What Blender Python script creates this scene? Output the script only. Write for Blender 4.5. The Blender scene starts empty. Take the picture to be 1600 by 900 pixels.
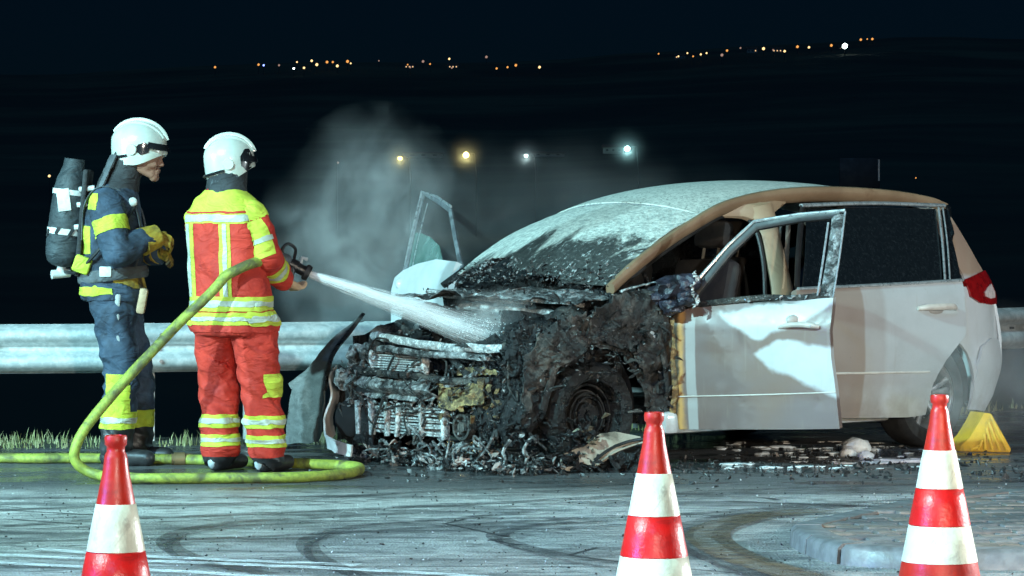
import bpy, bmesh, math, random
from mathutils import Vector, Matrix, noise
R = math.radians
C = bpy.context.scene.collection
SC = bpy.context.scene
rnd = random.Random(7)

# ---------------------------------------------------------------- camera, sky, lights, exposure
F, H, HZ = 5000.0, 1.375, 355.0          # focal length (px of a 1600 wide frame), eye height, horizon row
cam = bpy.data.cameras.new('camera'); cam_o = bpy.data.objects.new('camera', cam); C.objects.link(cam_o)
cam.sensor_width = 36; cam.lens = F / 1600 * 36; cam.shift_y = -(450 - HZ) / 1600
cam.clip_start = .1; cam.clip_end = 20000
cam_o.location = (0, 0, H); cam_o.rotation_euler = (R(90), 0, 0); SC.camera = cam_o

world = bpy.data.worlds.new('World'); SC.world = world; world.use_nodes = True
wn = world.node_tree.nodes; wl = world.node_tree.links
bg = wn['Background']; skyt = wn.new('ShaderNodeTexSky'); skyt.sky_type = 'NISHITA'; skyt.sun_disc = False
skyt.sun_elevation = R(44); skyt.sun_rotation = R(200); skyt.altitude = 400
ntint = wn.new('ShaderNodeMix'); ntint.data_type = 'RGBA'; ntint.blend_type = 'MULTIPLY'; ntint.inputs[0].default_value = 1
wl.new(skyt.outputs[0], ntint.inputs[6]); ntint.inputs[7].default_value = (.10, .48, 1, 1)      # night blue
wl.new(ntint.outputs[2], bg.inputs[0]); bg.inputs[1].default_value = .0013

def lamp(name, kind, loc, target, energy, col, size=.15, angle=70, blend=.35):
    d = bpy.data.lights.new(name, kind); o = bpy.data.objects.new(name, d); C.objects.link(o)
    d.energy = energy; d.color = col; o.location = loc
    o.rotation_euler = (Vector(target) - Vector(loc)).to_track_quat('-Z', 'Y').to_euler()
    if kind == 'SPOT':
        d.spot_size = R(angle); d.spot_blend = blend; d.shadow_soft_size = size
    elif kind == 'POINT': d.shadow_soft_size = size
    return o
night_fill = lamp('night_fill', 'SUN', (0, 0, 50), (2, 8, 44), .6, (.14, .48, 1)); night_fill.data.angle = R(.5)  # added blue light from behind, raised to lift the dark hill
# an added rim lamp for the cones, and the work lights of the fire engines parked beside and behind the photographer
lamp('mast_floodlight', 'SPOT', (-8.2, 7.0, 8.2), (.2, 17.6, .6), 17500, (.46, .90, .95), .14, 66)
lamp('engine_headlight', 'SPOT', (5.2, 3.0, 2.2), (1.7, 19, .8), 2600, (1, .72, .48), .12, 26, .6)
lamp('front_worklight', 'SPOT', (2.2, -3.5, 2.4), (-.2, 18.5, .5), 5000, (1, .96, .82), .12, 40)
lamp('left_worklight', 'SPOT', (-9.0, 14.1, 3.0), (-.8, 18.8, .8), 4300, (.45, .88, 1), .10, 50)
lamp('side_worklight', 'SPOT', (7.4, 15.4, 1.7), (1.6, 16.6, .4), 1000, (.80, .97, 1), .08, 130, .7)
lamp('cone_rim_light', 'SPOT', (6.4, 14.6, 1.5), (.6, 11.3, .45), 2500, (.9, .98, 1), .06, 46, .5)  # extra lamp added to give the cones a white edge
lamp('blue_beacon', 'SPOT', (-6.5, 8.0, 1.7), (1.4, 13.2, .6), 2200, (.24, .2, 1), .08, 40, .6)
SC.view_settings.view_transform = 'Standard'; SC.view_settings.look = 'None'
SC.view_settings.exposure = 0; SC.view_settings.gamma = 1
SC.cycles.use_denoising = True
SC.cycles.max_bounces = 8; SC.cycles.transparent_max_bounces = 24; SC.cycles.volume_bounces = 1
SC.cycles.volume_step_rate = 2.0
SC.cycles.sample_clamp_indirect = 4

def P(px, py, Y): return Vector(((px - 800) * Y / F, Y, H - (py - HZ) * Y / F))
def G(px, py, z=0.0):
    Y = F * (H - z) / (py - HZ); return Vector(((px - 800) * Y / F, Y, z))

# ---------------------------------------------------------------- object helpers
def put(o, label=None, cat=None, group=None, kind=None):
    if label: o['label'] = label
    if cat: o['category'] = cat
    if group: o['group'] = group
    if kind: o['kind'] = kind
    return o
def empty(name, loc=(0, 0, 0), rz=0, **k):
    o = bpy.data.objects.new(name, None); C.objects.link(o); o.location = loc; o.rotation_euler = (0, 0, rz)
    o.empty_display_size = .1
    return put(o, **k)
def link(name, me, mats, parent=None, smooth=True, angle=40, **k):
    if isinstance(me, bmesh.types.BMesh):
        bm = me; me = bpy.data.meshes.new(name); bm.normal_update(); bm.to_mesh(me); bm.free()
    if not isinstance(mats, (list, tuple)): mats = [mats]
    for m in mats: me.materials.append(m)
    if smooth and len(me.polygons):
        me.polygons.foreach_set('use_smooth', [True] * len(me.polygons))
        me.set_sharp_from_angle(angle=R(angle))
    o = bpy.data.objects.new(name, me); C.objects.link(o)
    if parent: o.parent = parent
    return put(o, **k)
def copy_to(o, parent=None, **k):
    c = o.copy(); C.objects.link(c); c.parent = parent
    for key, v in k.items(): setattr(c, key, v)
    return c

# ---------------------------------------------------------------- mesh helpers
def box(bm, c, s, rot=None, bevel=0, mat=0):
    M = Matrix.Translation(c) @ (rot.to_4x4() if rot else Matrix()) @ Matrix.Diagonal((s[0], s[1], s[2], 1))
    r = bmesh.ops.create_cube(bm, size=1, matrix=M)
    fs = list({f for v in r['verts'] for f in v.link_faces})
    for f in fs: f.material_index = mat
    if bevel:
        es = list({e for f in fs for e in f.edges})
        bmesh.ops.bevel(bm, geom=es, offset=bevel, segments=2, profile=.5, affect='EDGES')
    return fs
def catmull(pts, n=6, closed=False):
    pts = [Vector(p) for p in pts]; out = []; N = len(pts)
    rng = range(N if closed else N - 1)
    for i in rng:
        p0 = pts[(i - 1) % N] if closed or i > 0 else pts[0] * 2 - pts[1]
        p1 = pts[i]; p2 = pts[(i + 1) % N]
        p3 = pts[(i + 2) % N] if closed or i + 2 < N else p2 * 2 - p1
        for k in range(n):
            t = k / n
            out.append(.5 * ((2 * p1) + (p2 - p0) * t + (2 * p0 - 5 * p1 + 4 * p2 - p3) * t * t + (3 * p1 - p0 - 3 * p2 + p3) * t ** 3))
    if not closed: out.append(pts[-1])
    return out
def tube(bm, pts, rad, seg=10, caps=True, squash=None, up=None, mat=0):
    """sweep an ellipse along pts; rad a number or list; squash = (side, up) factors"""
    pts = [Vector(p) for p in pts]; n = len(pts)
    rad = [rad] * n if not hasattr(rad, '__len__') else list(rad)
    if len(rad) != n:
        rr = rad; rad = []
        for i in range(n):
            x = i / (n - 1) * (len(rr) - 1); j = min(int(x), len(rr) - 2); rad.append(rr[j] + (rr[j + 1] - rr[j]) * (x - j))
    a, b = squash or (1, 1)
    rings = []; ref = Vector(up) if up else None
    for i, p in enumerate(pts):
        t = (pts[min(i + 1, n - 1)] - pts[max(i - 1, 0)]).normalized()
        if ref is None: ref = Vector((0, 0, 1)) if abs(t.z) < .9 else Vector((0, 1, 0))
        s = t.cross(ref)
        if s.length < 1e-5: s = t.orthogonal()
        s.normalize(); u = s.cross(t).normalized()
        if not up: ref = u
        rings.append([bm.verts.new(p + (s * math.cos(2 * math.pi * k / seg) * a + u * math.sin(2 * math.pi * k / seg) * b) * rad[i]) for k in range(seg)])
    fs = []
    for i in range(n - 1):
        for k in range(seg):
            fs.append(bm.faces.new((rings[i][k], rings[i][(k + 1) % seg], rings[i + 1][(k + 1) % seg], rings[i + 1][k])))
    if caps:
        fs.append(bm.faces.new(rings[0][::-1])); fs.append(bm.faces.new(rings[-1]))
    for f in fs: f.material_index = mat
    return fs
def capsule(bm, p0, p1, r0, r1, seg=16):
    """round-ended tapered limb piece"""
    p0 = Vector(p0); p1 = Vector(p1); d = p1 - p0; L = d.length or 1e-4; d = d / L
    pts = []; rad = []
    for k in range(5):
        t = math.pi / 2 * (k + .25) / 5.25; pts.append(p0 - d * r0 * math.cos(t)); rad.append(r0 * math.sin(t))
    for k in range(7): pts.append(p0 + d * L * k / 6); rad.append(r0 + (r1 - r0) * k / 6)
    for k in range(5):
        t = math.pi / 2 * (4 - k + .25) / 5.25; pts.append(p1 + d * r1 * math.cos(t)); rad.append(r1 * math.sin(t))
    tube(bm, pts, rad, seg)
def rings_loft(bm, rings, seg=28, yaw=0, expo=2.3):
    """rings: (x, y, z, rx, ry) superellipses, closed"""
    rows = []
    for (x, y, z, rx, ry) in rings:
        row = []
        for k in range(seg):
            t = 2 * math.pi * k / seg; c, s = math.cos(t), math.sin(t)
            q = (abs(c) ** expo + abs(s) ** expo) ** (-1 / expo)
            lx, ly = rx * c * q, ry * s * q
            row.append(bm.verts.new((x + lx * math.cos(yaw) - ly * math.sin(yaw), y + lx * math.sin(yaw) + ly * math.cos(yaw), z)))
        rows.append(row)
    for i in range(len(rows) - 1):
        for k in range(seg): bm.faces.new((rows[i][k], rows[i][(k + 1) % seg], rows[i + 1][(k + 1) % seg], rows[i + 1][k]))
    bm.faces.new(rows[0][::-1]); bm.faces.new(rows[-1])
    return rows
def lathe(bm, prof, seg=40, c=(0, 0, 0), mat=0):
    """prof = [(r, z)], z axis"""
    rows = [[bm.verts.new((c[0] + r * math.cos(2 * math.pi * k / seg), c[1] + r * math.sin(2 * math.pi * k / seg), c[2] + z)) for k in range(seg)] for r, z in prof]
    for i in range(len(rows) - 1):
        for k in range(seg):
            f = bm.faces.new((rows[i][k], rows[i][(k + 1) % seg], rows[i + 1][(k + 1) % seg], rows[i + 1][k])); f.material_index = mat
    return rows
def thicken(bm, t):
    """give an open sheet its thickness: a copy set back along the vertex normals, and a rim"""
    bm.normal_update(); bm.verts.ensure_lookup_table()
    fs = bm.faces[:]; bd = [(e.verts[0], e.verts[1], e.link_faces[0]) for e in bm.edges if len(e.link_faces) == 1]
    back = {v: bm.verts.new(v.co - v.normal * t) for v in bm.verts[:]}
    for f in fs:
        g = bm.faces.new([back[v] for v in reversed(f.verts)]); g.material_index = f.material_index
    for a, b, f in bd:
        vs = list(f.verts); i = vs.index(a)
        if vs[(i + 1) % len(vs)] is not b: a, b = b, a
        try: bm.faces.new((b, a, back[a], back[b]))
        except ValueError: pass
    bm.normal_update()
def sheet(outline, grid, fn, thick=0.0, holes=(), jag=0, seed=0):
    """2-D outline -> gridded sheet -> fn(u, v) -> 3-D, given a thickness"""
    bm = bmesh.new()
    vs = [bm.verts.new((p[0], p[1], 0)) for p in outline]
    f = bm.faces.new(vs); bm.normal_update()
    if f.normal.z < 0: f.normal_flip()
    bmesh.ops.triangulate(bm, faces=bm.faces[:])
    us = [p[0] for p in outline]; ws = [p[1] for p in outline]
    gu, gv = grid if hasattr(grid, '__len__') else (grid, grid)
    for (lo, hi, g, ax) in ((min(us), max(us), gu, 0), (min(ws), max(ws), gv, 1)):
        n = int((hi - lo) / g)
        for k in range(1, n + 1):
            co = [0, 0, 0]; no = [0, 0, 0]; co[ax] = lo + (hi - lo) * k / (n + 1); no[ax] = 1
            bmesh.ops.bisect_plane(bm, geom=bm.verts[:] + bm.edges[:] + bm.faces[:], plane_co=co, plane_no=no, dist=1e-6)
    bmesh.ops.remove_doubles(bm, verts=bm.verts[:], dist=1e-5)
    if holes:
        kill = [f for f in bm.faces if any(h(f.calc_center_median()) for h in holes)]
        bmesh.ops.delete(bm, geom=kill, context='FACES')
    for v in bm.verts: v.co = Vector(fn(v.co.x, v.co.y))
    bm.normal_update()
    if thick: thicken(bm, thick)
    return bm
def fbm(p, sc=1.0, oct=4):
    p = Vector(p) * sc; s = 0; a = .5
    for _ in range(oct): s += a * noise.noise(p); p = p * 2.03 + Vector((3.1, 1.7, 5.3)); a *= .5
    return s
def blob(bm, c, s, seed=0, sub=3, amp=.25, sc=1.6, mat=0):
    r = bmesh.ops.create_icosphere(bm, subdivisions=sub, radius=1)
    off = Vector((seed * 3.17, seed * 1.31, seed * .77))
    for v in r['verts']:
        d = v.co.normalized(); k = 1 + amp * 2 * fbm(d + off, sc, 4)
        v.co = Vector(c) + Vector((d.x * s[0], d.y * s[1], d.z * s[2])) * k
    for f in {f for v in r['verts'] for f in v.link_faces}: f.material_index = mat
def shard(bm, c, size, rg, thin=.12, mat=0, slim=(.35, 1.0)):
    """one crumpled flake: a bent, ragged plate"""
    q = Matrix.Rotation(rg.uniform(0, 6.28), 3, 'Z') @ Matrix.Rotation(rg.gauss(0, .7), 3, 'X') @ Matrix.Rotation(rg.gauss(0, .7), 3, 'Y')
    n = rg.choice((4, 5, 6)); el = rg.uniform(*slim)
    top = []; bot = []
    for k in range(n):
        t = 6.283 * (k + rg.uniform(-.3, .3)) / n; rr = size * rg.uniform(.6, 1.15)
        p = Vector((math.cos(t) * rr, math.sin(t) * rr * el, rg.uniform(-.25, .25) * size))
        top.append(bm.verts.new(Vector(c) + q @ p)); bot.append(bm.verts.new(Vector(c) + q @ (p * .96 - Vector((0, 0, size * thin)))))
    mid = bm.verts.new(Vector(c) + q @ Vector((0, 0, rg.uniform(-.1, .35) * size)))
    fs = []
    for k in range(n):
        fs.append(bm.faces.new((top[k], top[(k + 1) % n], mid))); fs.append(bm.faces.new((top[k], bot[k], bot[(k + 1) % n], top[(k + 1) % n])))
    fs.append(bm.faces.new(bot[::-1]))
    for f in fs: f.material_index = mat

# ---------------------------------------------------------------- materials
def nmat(name):
    m = bpy.data.materials.new(name); m.use_nodes = True; nt = m.node_tree
    return m, nt, nt.nodes['Principled BSDF']
class N:
    """tiny node-tree writer"""
    def __init__(s, nt, coord='object'):
        s.nt = nt
        if coord == 'world': s.co = nt.nodes.new('ShaderNodeNewGeometry').outputs['Position']
        else: s.co = nt.nodes.new('ShaderNodeTexCoord').outputs['Object']
    def new(s, t): return s.nt.nodes.new(t)
    def set(s, sock, v):
        if isinstance(v, bpy.types.NodeSocket): s.nt.links.new(v, sock)
        elif sock.type == 'RGBA': sock.default_value = (*v, 1) if isinstance(v, tuple) else (v, v, v, 1)
        else: sock.default_value = v
    def map(s, scale=(1, 1, 1), loc=(0, 0, 0), rot=(0, 0, 0), co=None):
        n = s.new('ShaderNodeMapping'); s.set(n.inputs['Vector'], co or s.co)
        n.inputs['Scale'].default_value = scale; n.inputs['Location'].default_value = loc; n.inputs['Rotation'].default_value = rot
        return n.outputs[0]
    def noise(s, scale, detail=4, rough=.55, dist=0, co=None):
        n = s.new('ShaderNodeTexNoise'); s.set(n.inputs['Vector'], co or s.co)
        n.inputs['Scale'].default_value = scale; n.inputs['Detail'].default_value = detail; n.inputs['Roughness'].default_value = rough; n.inputs['Distortion'].default_value = dist
        return n.outputs['Fac']
    def voro(s, scale, feature='F1', co=None, out='Distance'):
        n = s.new('ShaderNodeTexVoronoi'); n.feature = feature; s.set(n.inputs['Vector'], co or s.co); n.inputs['Scale'].default_value = scale
        return n.outputs[out]
    def ramp(s, x, lo, hi, a=0.0, b=1.0, smooth=True):
        n = s.new('ShaderNodeMapRange'); n.interpolation_type = 'SMOOTHSTEP' if smooth else 'LINEAR'
        s.set(n.inputs['Value'], x); n.inputs['From Min'].default_value = lo; n.inputs['From Max'].default_value = hi
        n.inputs['To Min'].default_value = a; n.inputs['To Max'].default_value = b
        return n.outputs[0]
    def math(s, op, a, b=0.0, clamp=False):
        n = s.new('ShaderNodeMath'); n.operation = op; n.use_clamp = clamp; s.set(n.inputs[0], a); s.set(n.inputs[1], b); return n.outputs[0]
    def mix(s, f, a, b):
        n = s.new('ShaderNodeMix'); n.data_type = 'RGBA'; s.set(n.inputs[0], f); s.set(n.inputs[6], a); s.set(n.inputs[7], b); return n.outputs[2]
    def sep(s, co=None):
        n = s.new('ShaderNodeSeparateXYZ'); s.set(n.inputs[0], co or s.co); return n.outputs
    def bump(s, h, strength=.4, dist=.01, normal=None):
        n = s.new('ShaderNodeBump'); n.inputs['Strength'].default_value = strength; n.inputs['Distance'].default_value = dist
        s.set(n.inputs['Height'], h)
        if normal: s.set(n.inputs['Normal'], normal)
        return n.outputs[0]
def mat(name, c1, c2=None, sc=8, lo=.4, hi=.62, rough=.55, rough2=None, metal=0.0, bump=0, bsc=60, bd=.004, coat=0, spec=None, stretch=(1, 1, 1), dirt=None, dsc=3, dlo=.5, dhi=.75):
    m, nt, p = nmat(name); n = N(nt); co = n.map(stretch)
    f = n.ramp(n.noise(sc, 5, .6, co=co), lo, hi)
    col = n.mix(f, c1, c2 or tuple(x * .8 for x in c1))
    r = n.ramp(n.noise(sc * .7, 3, co=n.map(stretch, (4, 7, 2))), .35, .65, rough, rough2 if rough2 is not None else min(1, rough + .12))
    if dirt:
        d = n.ramp(n.noise(dsc, 6, .65, .6), dlo, dhi); col = n.mix(d, col, dirt)
    n.set(p.inputs['Base Color'], col); n.set(p.inputs['Roughness'], r); n.set(p.inputs['Metallic'], metal)
    if coat: p.inputs['Coat Weight'].default_value = coat; p.inputs['Coat Roughness'].default_value = .12
    if spec is not None: p.inputs['Specular IOR Level'].default_value = spec
    if bump: n.set(p.inputs['Normal'], n.bump(n.noise(bsc, 4, .6, co=co), bump, bd))
    return m
def fold_bump(m, sc=7.5, d=.03, st=.6):
    nt = m.node_tree; n = N(nt); p = nt.nodes['Principled BSDF']; old = p.inputs['Normal'].links[0].from_socket
    n.set(p.inputs['Normal'], n.bump(n.noise(sc, 2.2, .5, 1.6, co=n.map((1, 1, 1.9))), st, d, old)); return m
def emit(name, col, s):
    m, nt, p = nmat(name); p.inputs['Base Color'].default_value = (.02, .02, .02, 1)
    p.inputs['Emission Color'].default_value = (*col, 1); p.inputs['Emission Strength'].default_value = s
    m.cycles.emission_sampling = 'NONE'
    return m
# ================================================================ THE SETTING
def road_material():
    m, nt, p = nmat('wet_asphalt'); n = N(nt, 'world'); x, y, z = n.sep()
    grain = n.noise(130, 4, .7); agg = n.voro(85); cell = n.noise(42, 2, .5)
    base = n.mix(n.ramp(grain, .38, .66), (.03, .031, .033), (.19, .19, .192))
    # drying foam film, drawn out along the traffic direction
    film = n.noise(1.0, 7, .68, .5, co=n.map((.75, 2.3, 1), rot=(0, 0, R(-7))))
    film2 = n.noise(7, 5, .7, .2, co=n.map((1.0, 2.2, 1), rot=(0, 0, R(-5))))
    f = n.math('MULTIPLY', n.ramp(film, .33, .58), n.ramp(film2, .26, .60))
    # the film lies on the driven lane in front of the car and fades at the verge
    f = n.math('MULTIPLY', n.math('MULTIPLY', f, n.ramp(y, 17.1, 16.4)), n.ramp(y, 12.4, 15.6, .62, 1))
    base = n.mix(n.math('MULTIPLY', n.math('MULTIPLY', f, .9), n.ramp(grain, .25, .55, .35, 1)), base, (.62, .585, .56))
    crack = n.ramp(n.voro(1.1, 'DISTANCE_TO_EDGE', n.map((.4, 1.8, 1))), .0, .012)
    base = n.mix(crack, (.025, .025, .028), base)
    # standing water round the car
    wet = n.ramp(n.noise(1.3, 5, .6, .4, co=n.map((.5, 1.6, 1))), .42, .56)
    near = n.math('MULTIPLY', n.ramp(y, 16.2, 17.3), wet)
    base = n.mix(near, base, n.mix(.55, base, (.02, .022, .024)))
    n.set(p.inputs['Base Color'], base)
    rough = n.mix(near, n.ramp(film2, .3, .7, .38, .62), .07)
    n.set(p.inputs['Roughness'], n.math('ADD', n.math('MULTIPLY', n.ramp(film2, .3, .7, .36, .6), n.math('SUBTRACT', 1, near)), n.math('MULTIPLY', near, .1)))
    h = n.math('ADD', n.math('MULTIPLY', n.math('SUBTRACT', 1, agg), n.math('SUBTRACT', 1, n.math('MULTIPLY', near, .8))), n.math('MULTIPLY', film2, .6))
    n.set(p.inputs['Normal'], n.bump(h, .8, .008))
    return m
M_road = road_material()
def grid_sheet(name, xs, ys, zf, m, kind='structure', **k):
    bm = bmesh.new(); rows = [[bm.verts.new((x, y, zf(x, y))) for x in xs] for y in ys]
    for j in range(len(ys) - 1):
        for i in range(len(xs) - 1): bm.faces.new((rows[j][i], rows[j][i + 1], rows[j + 1][i + 1], rows[j + 1][i]))
    return link(name, bm, m, kind=kind, **k)
RAIL = [(-14, 18.9), (-6, 20.1), (-3.26, 20.42), (-1.46, 20.85), (.5, 21.65), (2, 22.8), (3.8, 24.6), (6, 27.0), (12, 33.5)]
def rail_y(x):
    for (x0, y0), (x1, y1) in zip(RAIL, RAIL[1:]):
        if x <= x1: return y0 + (y1 - y0) * (x - x0) / (x1 - x0)
    return RAIL[-1][1]
EDGE = .55                                   # the verge starts this far before the rail
xs = [-60, -30, -14] + [-9 + .5 * i for i in range(45)] + [20, 40, 80]
bm = bmesh.new()
cols = []
for x in xs:
    ye = (rail_y(max(-14, min(12, x))) - EDGE)
    cols.append([bm.verts.new((x, y, 0)) for y in (-40, -5, 5, 10, ye - 3, ye)])
for a, b in zip(cols, cols[1:]):
    for j in range(5): bm.faces.new((a[j], b[j], b[j + 1], a[j + 1]))
road = link('road', bm, M_road, kind='structure')

M_soil = mat('verge_soil', (.035, .04, .022), (.07, .065, .04), 6, rough=.9, bump=.6, bsc=40, bd=.03)
def terr_z(x, y):
    d = y - (rail_y(max(-14, min(12, x))) - EDGE)
    if d < 1.1: return -.012 * max(0, d) + .03 * fbm((x, y, 0), 1.3)* min(1, d)
    zr = -.02 - min(2.6, (d - 1.1) * .45)
    # far side of the valley: the hill that carries the village
    hill = 0
    if y > 120:
        t = (y - 120) / 2150; u = x / y * 5000 + 800           # ridge line as it runs along the valley
        row = 112 - 20 * min(1, max(0, (u - 100) / 400)) - 34 * min(1, max(0, (u - 850) / 500)) + 10 * fbm((u * .004, 2, 3), 1)
        top = 1.4 + (HZ - row) / F * 2270 + 2.6
        hill = top * t ** 1.45 if t < 1 else top * (1 - .12 * (t - 1))
        hill += 4 * fbm((x, y, 3), .004) * min(1, t * 2)
    return zr + hill + 1.2 * fbm((x, y, 1), .02) * min(1, d / 40)
ys_off = [0, .35, .7, 1.1, 1.8, 3, 5, 8, 14, 25, 45, 80, 120, 160, 200, 260, 340, 430, 540, 680, 850, 1050, 1300, 1600, 1900, 2200, 2400, 2700, 3300, 4500]
def tx(i, d):                                # columns fan out with the distance
    u = (i - 36) / 36.0
    return u * (14 + d * .62)
bm = bmesh.new(); rows = []
for d in ys_off:
    row = []
    for i in range(73):
        x = tx(i, d); y0 = rail_y(max(-14, min(12, x))) - EDGE + d
        row.append(bm.verts.new((x, y0, terr_z(x, y0) - (.004 if d == 0 else 0))))
    rows.append(row)
for j in range(len(rows) - 1):
    for i in range(72): bm.faces.new((rows[j][i], rows[j][i + 1], rows[j + 1][i + 1], rows[j + 1][i]))
M_field = mat('dark_meadow', (.02, .026, .014), (.05, .055, .03), .012, lo=.3, hi=.7, rough=.95, dirt=(.012, .014, .008), dsc=.004, dlo=.4, dhi=.6)
terrain = link('hillside', bm, M_field, kind='structure')

# grass along the verge
M_grass = mat('dry_grass', (.16, .17, .06), (.36, .33, .18), 5, rough=.7)
bm = bmesh.new(); rg = random.Random(3)
for i in range(9000):
    x = rg.uniform(-5, 6); d = rg.uniform(-.12, .8) ** 1.0
    dens = fbm((x * 1.2, d, 4), 1.6)
    if dens < -.08 + .2 * rg.random(): continue
    y = rail_y(x) - EDGE + d; z = terr_z(x, y); h = rg.uniform(.012, .075) * rg.uniform(.5, 1.1) * (1.2 + 1.8 * max(0, dens)); a = rg.uniform(0, 6.28); l = rg.uniform(.1, .6) * h
    w = rg.uniform(.003, .006); s = Vector((math.cos(a + 1.57), math.sin(a + 1.57), 0)) * w
    p = Vector((x, y, z - .01)); q = p + Vector((math.cos(a) * l * .4, math.sin(a) * l * .4, h * .6)); t = p + Vector((math.cos(a) * l, math.sin(a) * l, h))
    v = [bm.verts.new(k) for k in (p - s, p + s, q + s * .7, q - s * .7, t)]
    bm.faces.new((v[0], v[1], v[2], v[3])); bm.faces.new((v[3], v[2], v[4]))
link('verge_grass', bm, M_grass, smooth=False, kind='stuff', label='short dry grass growing along the foot of the crash barrier', cat='grass')

# ---- tyre marks and painted lines lying on the road
def ribbon(pts, w, z):
    bm = bmesh.new(); pts = catmull([(p.x, p.y, z) for p in pts], 10); n = len(pts); L = R_ = None; prev = None
    for i, p in enumerate(pts):
        t = (pts[min(i + 1, n - 1)] - pts[max(i - 1, 0)]).normalized(); s = Vector((-t.y, t.x, 0)) * w / 2
        rowv = [bm.verts.new(p + s * k) for k in (-1, -.33, .33, 1)]
        if prev:
            for k in range(3): bm.faces.new((prev[k], prev[k + 1], rowv[k + 1], rowv[k]))
        prev = rowv
    bm.normal_update()
    for f in bm.faces:
        if f.normal.z < 0: f.normal_flip()
    return bm
def film_mat(name, c1, c2, lo, hi, rough=.5, sc=5, amax=.9, st=(1, 3, 1)):
    m, nt, p = nmat(name); n = N(nt, 'world')
    n.set(p.inputs['Base Color'], n.mix(n.noise(90, 3), c1, c2)); p.inputs['Roughness'].default_value = rough
    a = n.math('MULTIPLY', n.ramp(n.noise(sc, 6, .7, .3, co=n.map(st)), lo, hi), n.ramp(n.noise(120, 2), .3, .5, .35, 1))
    n.set(p.inputs['Alpha'], n.math('MULTIPLY', a, amax)); n.set(p.inputs['Normal'], n.bump(n.noise(150, 3), .4, .005))
    return m
M_mark = film_mat('rubber_mark', (.03, .03, .033), (.07, .07, .075), .30, .66, .42, 7, .68)
M_line = film_mat('worn_line_paint', (.62, .64, .64), (.8, .8, .8), .34, .60, .6, 8, .78)
M_mud = film_mat('brown_silt', (.10, .065, .035), (.2, .14, .08), .35, .6, .6, 5, .8)
marks = [([(-40, 826), (180, 812), (420, 803), (800, 785), (1150, 767), (1440, 757), (1700, 748)], .2),
         ([(200, 845), (330, 842), (560, 832), (800, 816), (1080, 803), (1330, 786), (1480, 778)], .17),
         ([(640, 802), (520, 808), (380, 816), (290, 830), (262, 848), (285, 866), (350, 884), (420, 898)], .17),
         ([(830, 800), (700, 812), (560, 823), (500, 836), (480, 850), (496, 872), (560, 900), (640, 925)], .16),
         ([(1010, 812), (880, 818), (800, 828), (778, 840), (820, 856), (900, 872), (1000, 884), (1060, 900)], .17),
         ([(1330, 790), (1240, 796), (1150, 806), (1080, 820), (1062, 838), (1085, 862), (1160, 890), (1260, 920)], .2),
         ([(-40, 782), (100, 779), (300, 779), (520, 776), (760, 765), (1010, 756)], .14),
         ([(-40, 800), (150, 793), (400, 786), (620, 772)], .12),
         ([(-40, 852), (90, 846), (230, 840)], .14), ([(1060, 775), (1230, 768), (1400, 764)], .12),
         ([(1200, 800), (1140, 822), (1130, 845), (1190, 875), (1300, 905)], .13)]
marks = [(pp, w * .62) for pp, w in marks] + [([(x, y + 5 + (x % 7)) for x, y in pp], w * .22) for pp, w in marks]
for i, (pp, w) in enumerate(marks):
    link('tyre_mark', ribbon([G(*q) for q in pp], w, .0030 + .0003 * i), M_mark, road, smooth=False)
link('silt_streak', ribbon([G(*q) for q in ((1290, 800), (1190, 808), (1120, 826), (1108, 845), (1150, 872), (1230, 898), (1330, 930))], .2, .0105), M_mud, road, smooth=False)
for i, pp in enumerate((((-60, 868), (120, 876), (330, 884), (540, 893), (760, 905)), ((-60, 880), (90, 888), (260, 896), (470, 908)), ((60, 862), (200, 872), (380, 880), (560, 887)))):
    link('painted_line', ribbon([G(*q) for q in pp], .085, .0112 + .0005 * i), M_line, road, smooth=False)

# ---- foam, puddle scum and burnt crumbs on the road
M_foam = mat('white_foam', (.78, .8, .8), (.6, .62, .62), 20, rough=.5, bump=.6, bsc=60, bd=.01)
bm = bmesh.new(); rg = random.Random(11)
for (px, py, s) in ((1338, 706, .075), (1325, 712, .04), (1352, 716, .04)):
    p = G(px, py); blob(bm, (p.x, p.y, s * .35), (s * 1.25, s, s * .75), seed=px, sub=3, amp=.25)
for _ in range(120):
    px = rg.uniform(1120, 1480); py = rg.uniform(690, 735); p = G(px, py)
    s = rg.uniform(.006, .022) * (2 if rg.random() < .12 else 1)
    blob(bm, (p.x, p.y, .003), (s * rg.uniform(1, 3.5), s, s * .3), seed=rg.random() * 50, sub=1, amp=.3)
for (px, py, l, w) in ((1410, 722, .22, .018), (1220, 700, .09, .02), (1385, 721, .12, .02), (1450, 720, .1, .02)):
    p = G(px, py); blob(bm, (p.x, p.y, .004), (l, w * 2, .012), seed=px, sub=3, amp=.35, sc=3)
link('foam_patch', bm, M_foam, kind='stuff', label='white extinguishing foam left in lumps on the wet asphalt beside the car', cat='foam')
M_crumb = mat('burnt_crumb', (.012, .012, .013), (.03, .028, .026), 30, rough=.35)
bm = bmesh.new()
for _ in range(900):
    if rg.random() < .55: px, py = rg.gauss(1330, 150), rg.gauss(722, 13)
    else: px, py = rg.uniform(480, 1600), rg.gauss(735, 9)
    if py < 690 or px > 1700: continue
    p = G(px, py); shard(bm, (p.x, p.y, .005), rg.uniform(.006, .022) * (1.8 if rg.random() < .1 else 1), rg, .3)
for _ in range(500):
    px, py = rg.uniform(0, 1600), rg.uniform(745, 900); p = G(px, py); shard(bm, (p.x, p.y, .003), rg.uniform(.003, .009), rg, .4)
link('burnt_crumbs', bm, M_crumb, smooth=False, kind='stuff', label='black burnt crumbs scattered over the wet road around the car', cat='debris')
M_grit = mat('pale_grit', (.5, .52, .52), (.3, .3, .3), 30, rough=.5)
bm = bmesh.new()
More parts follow.
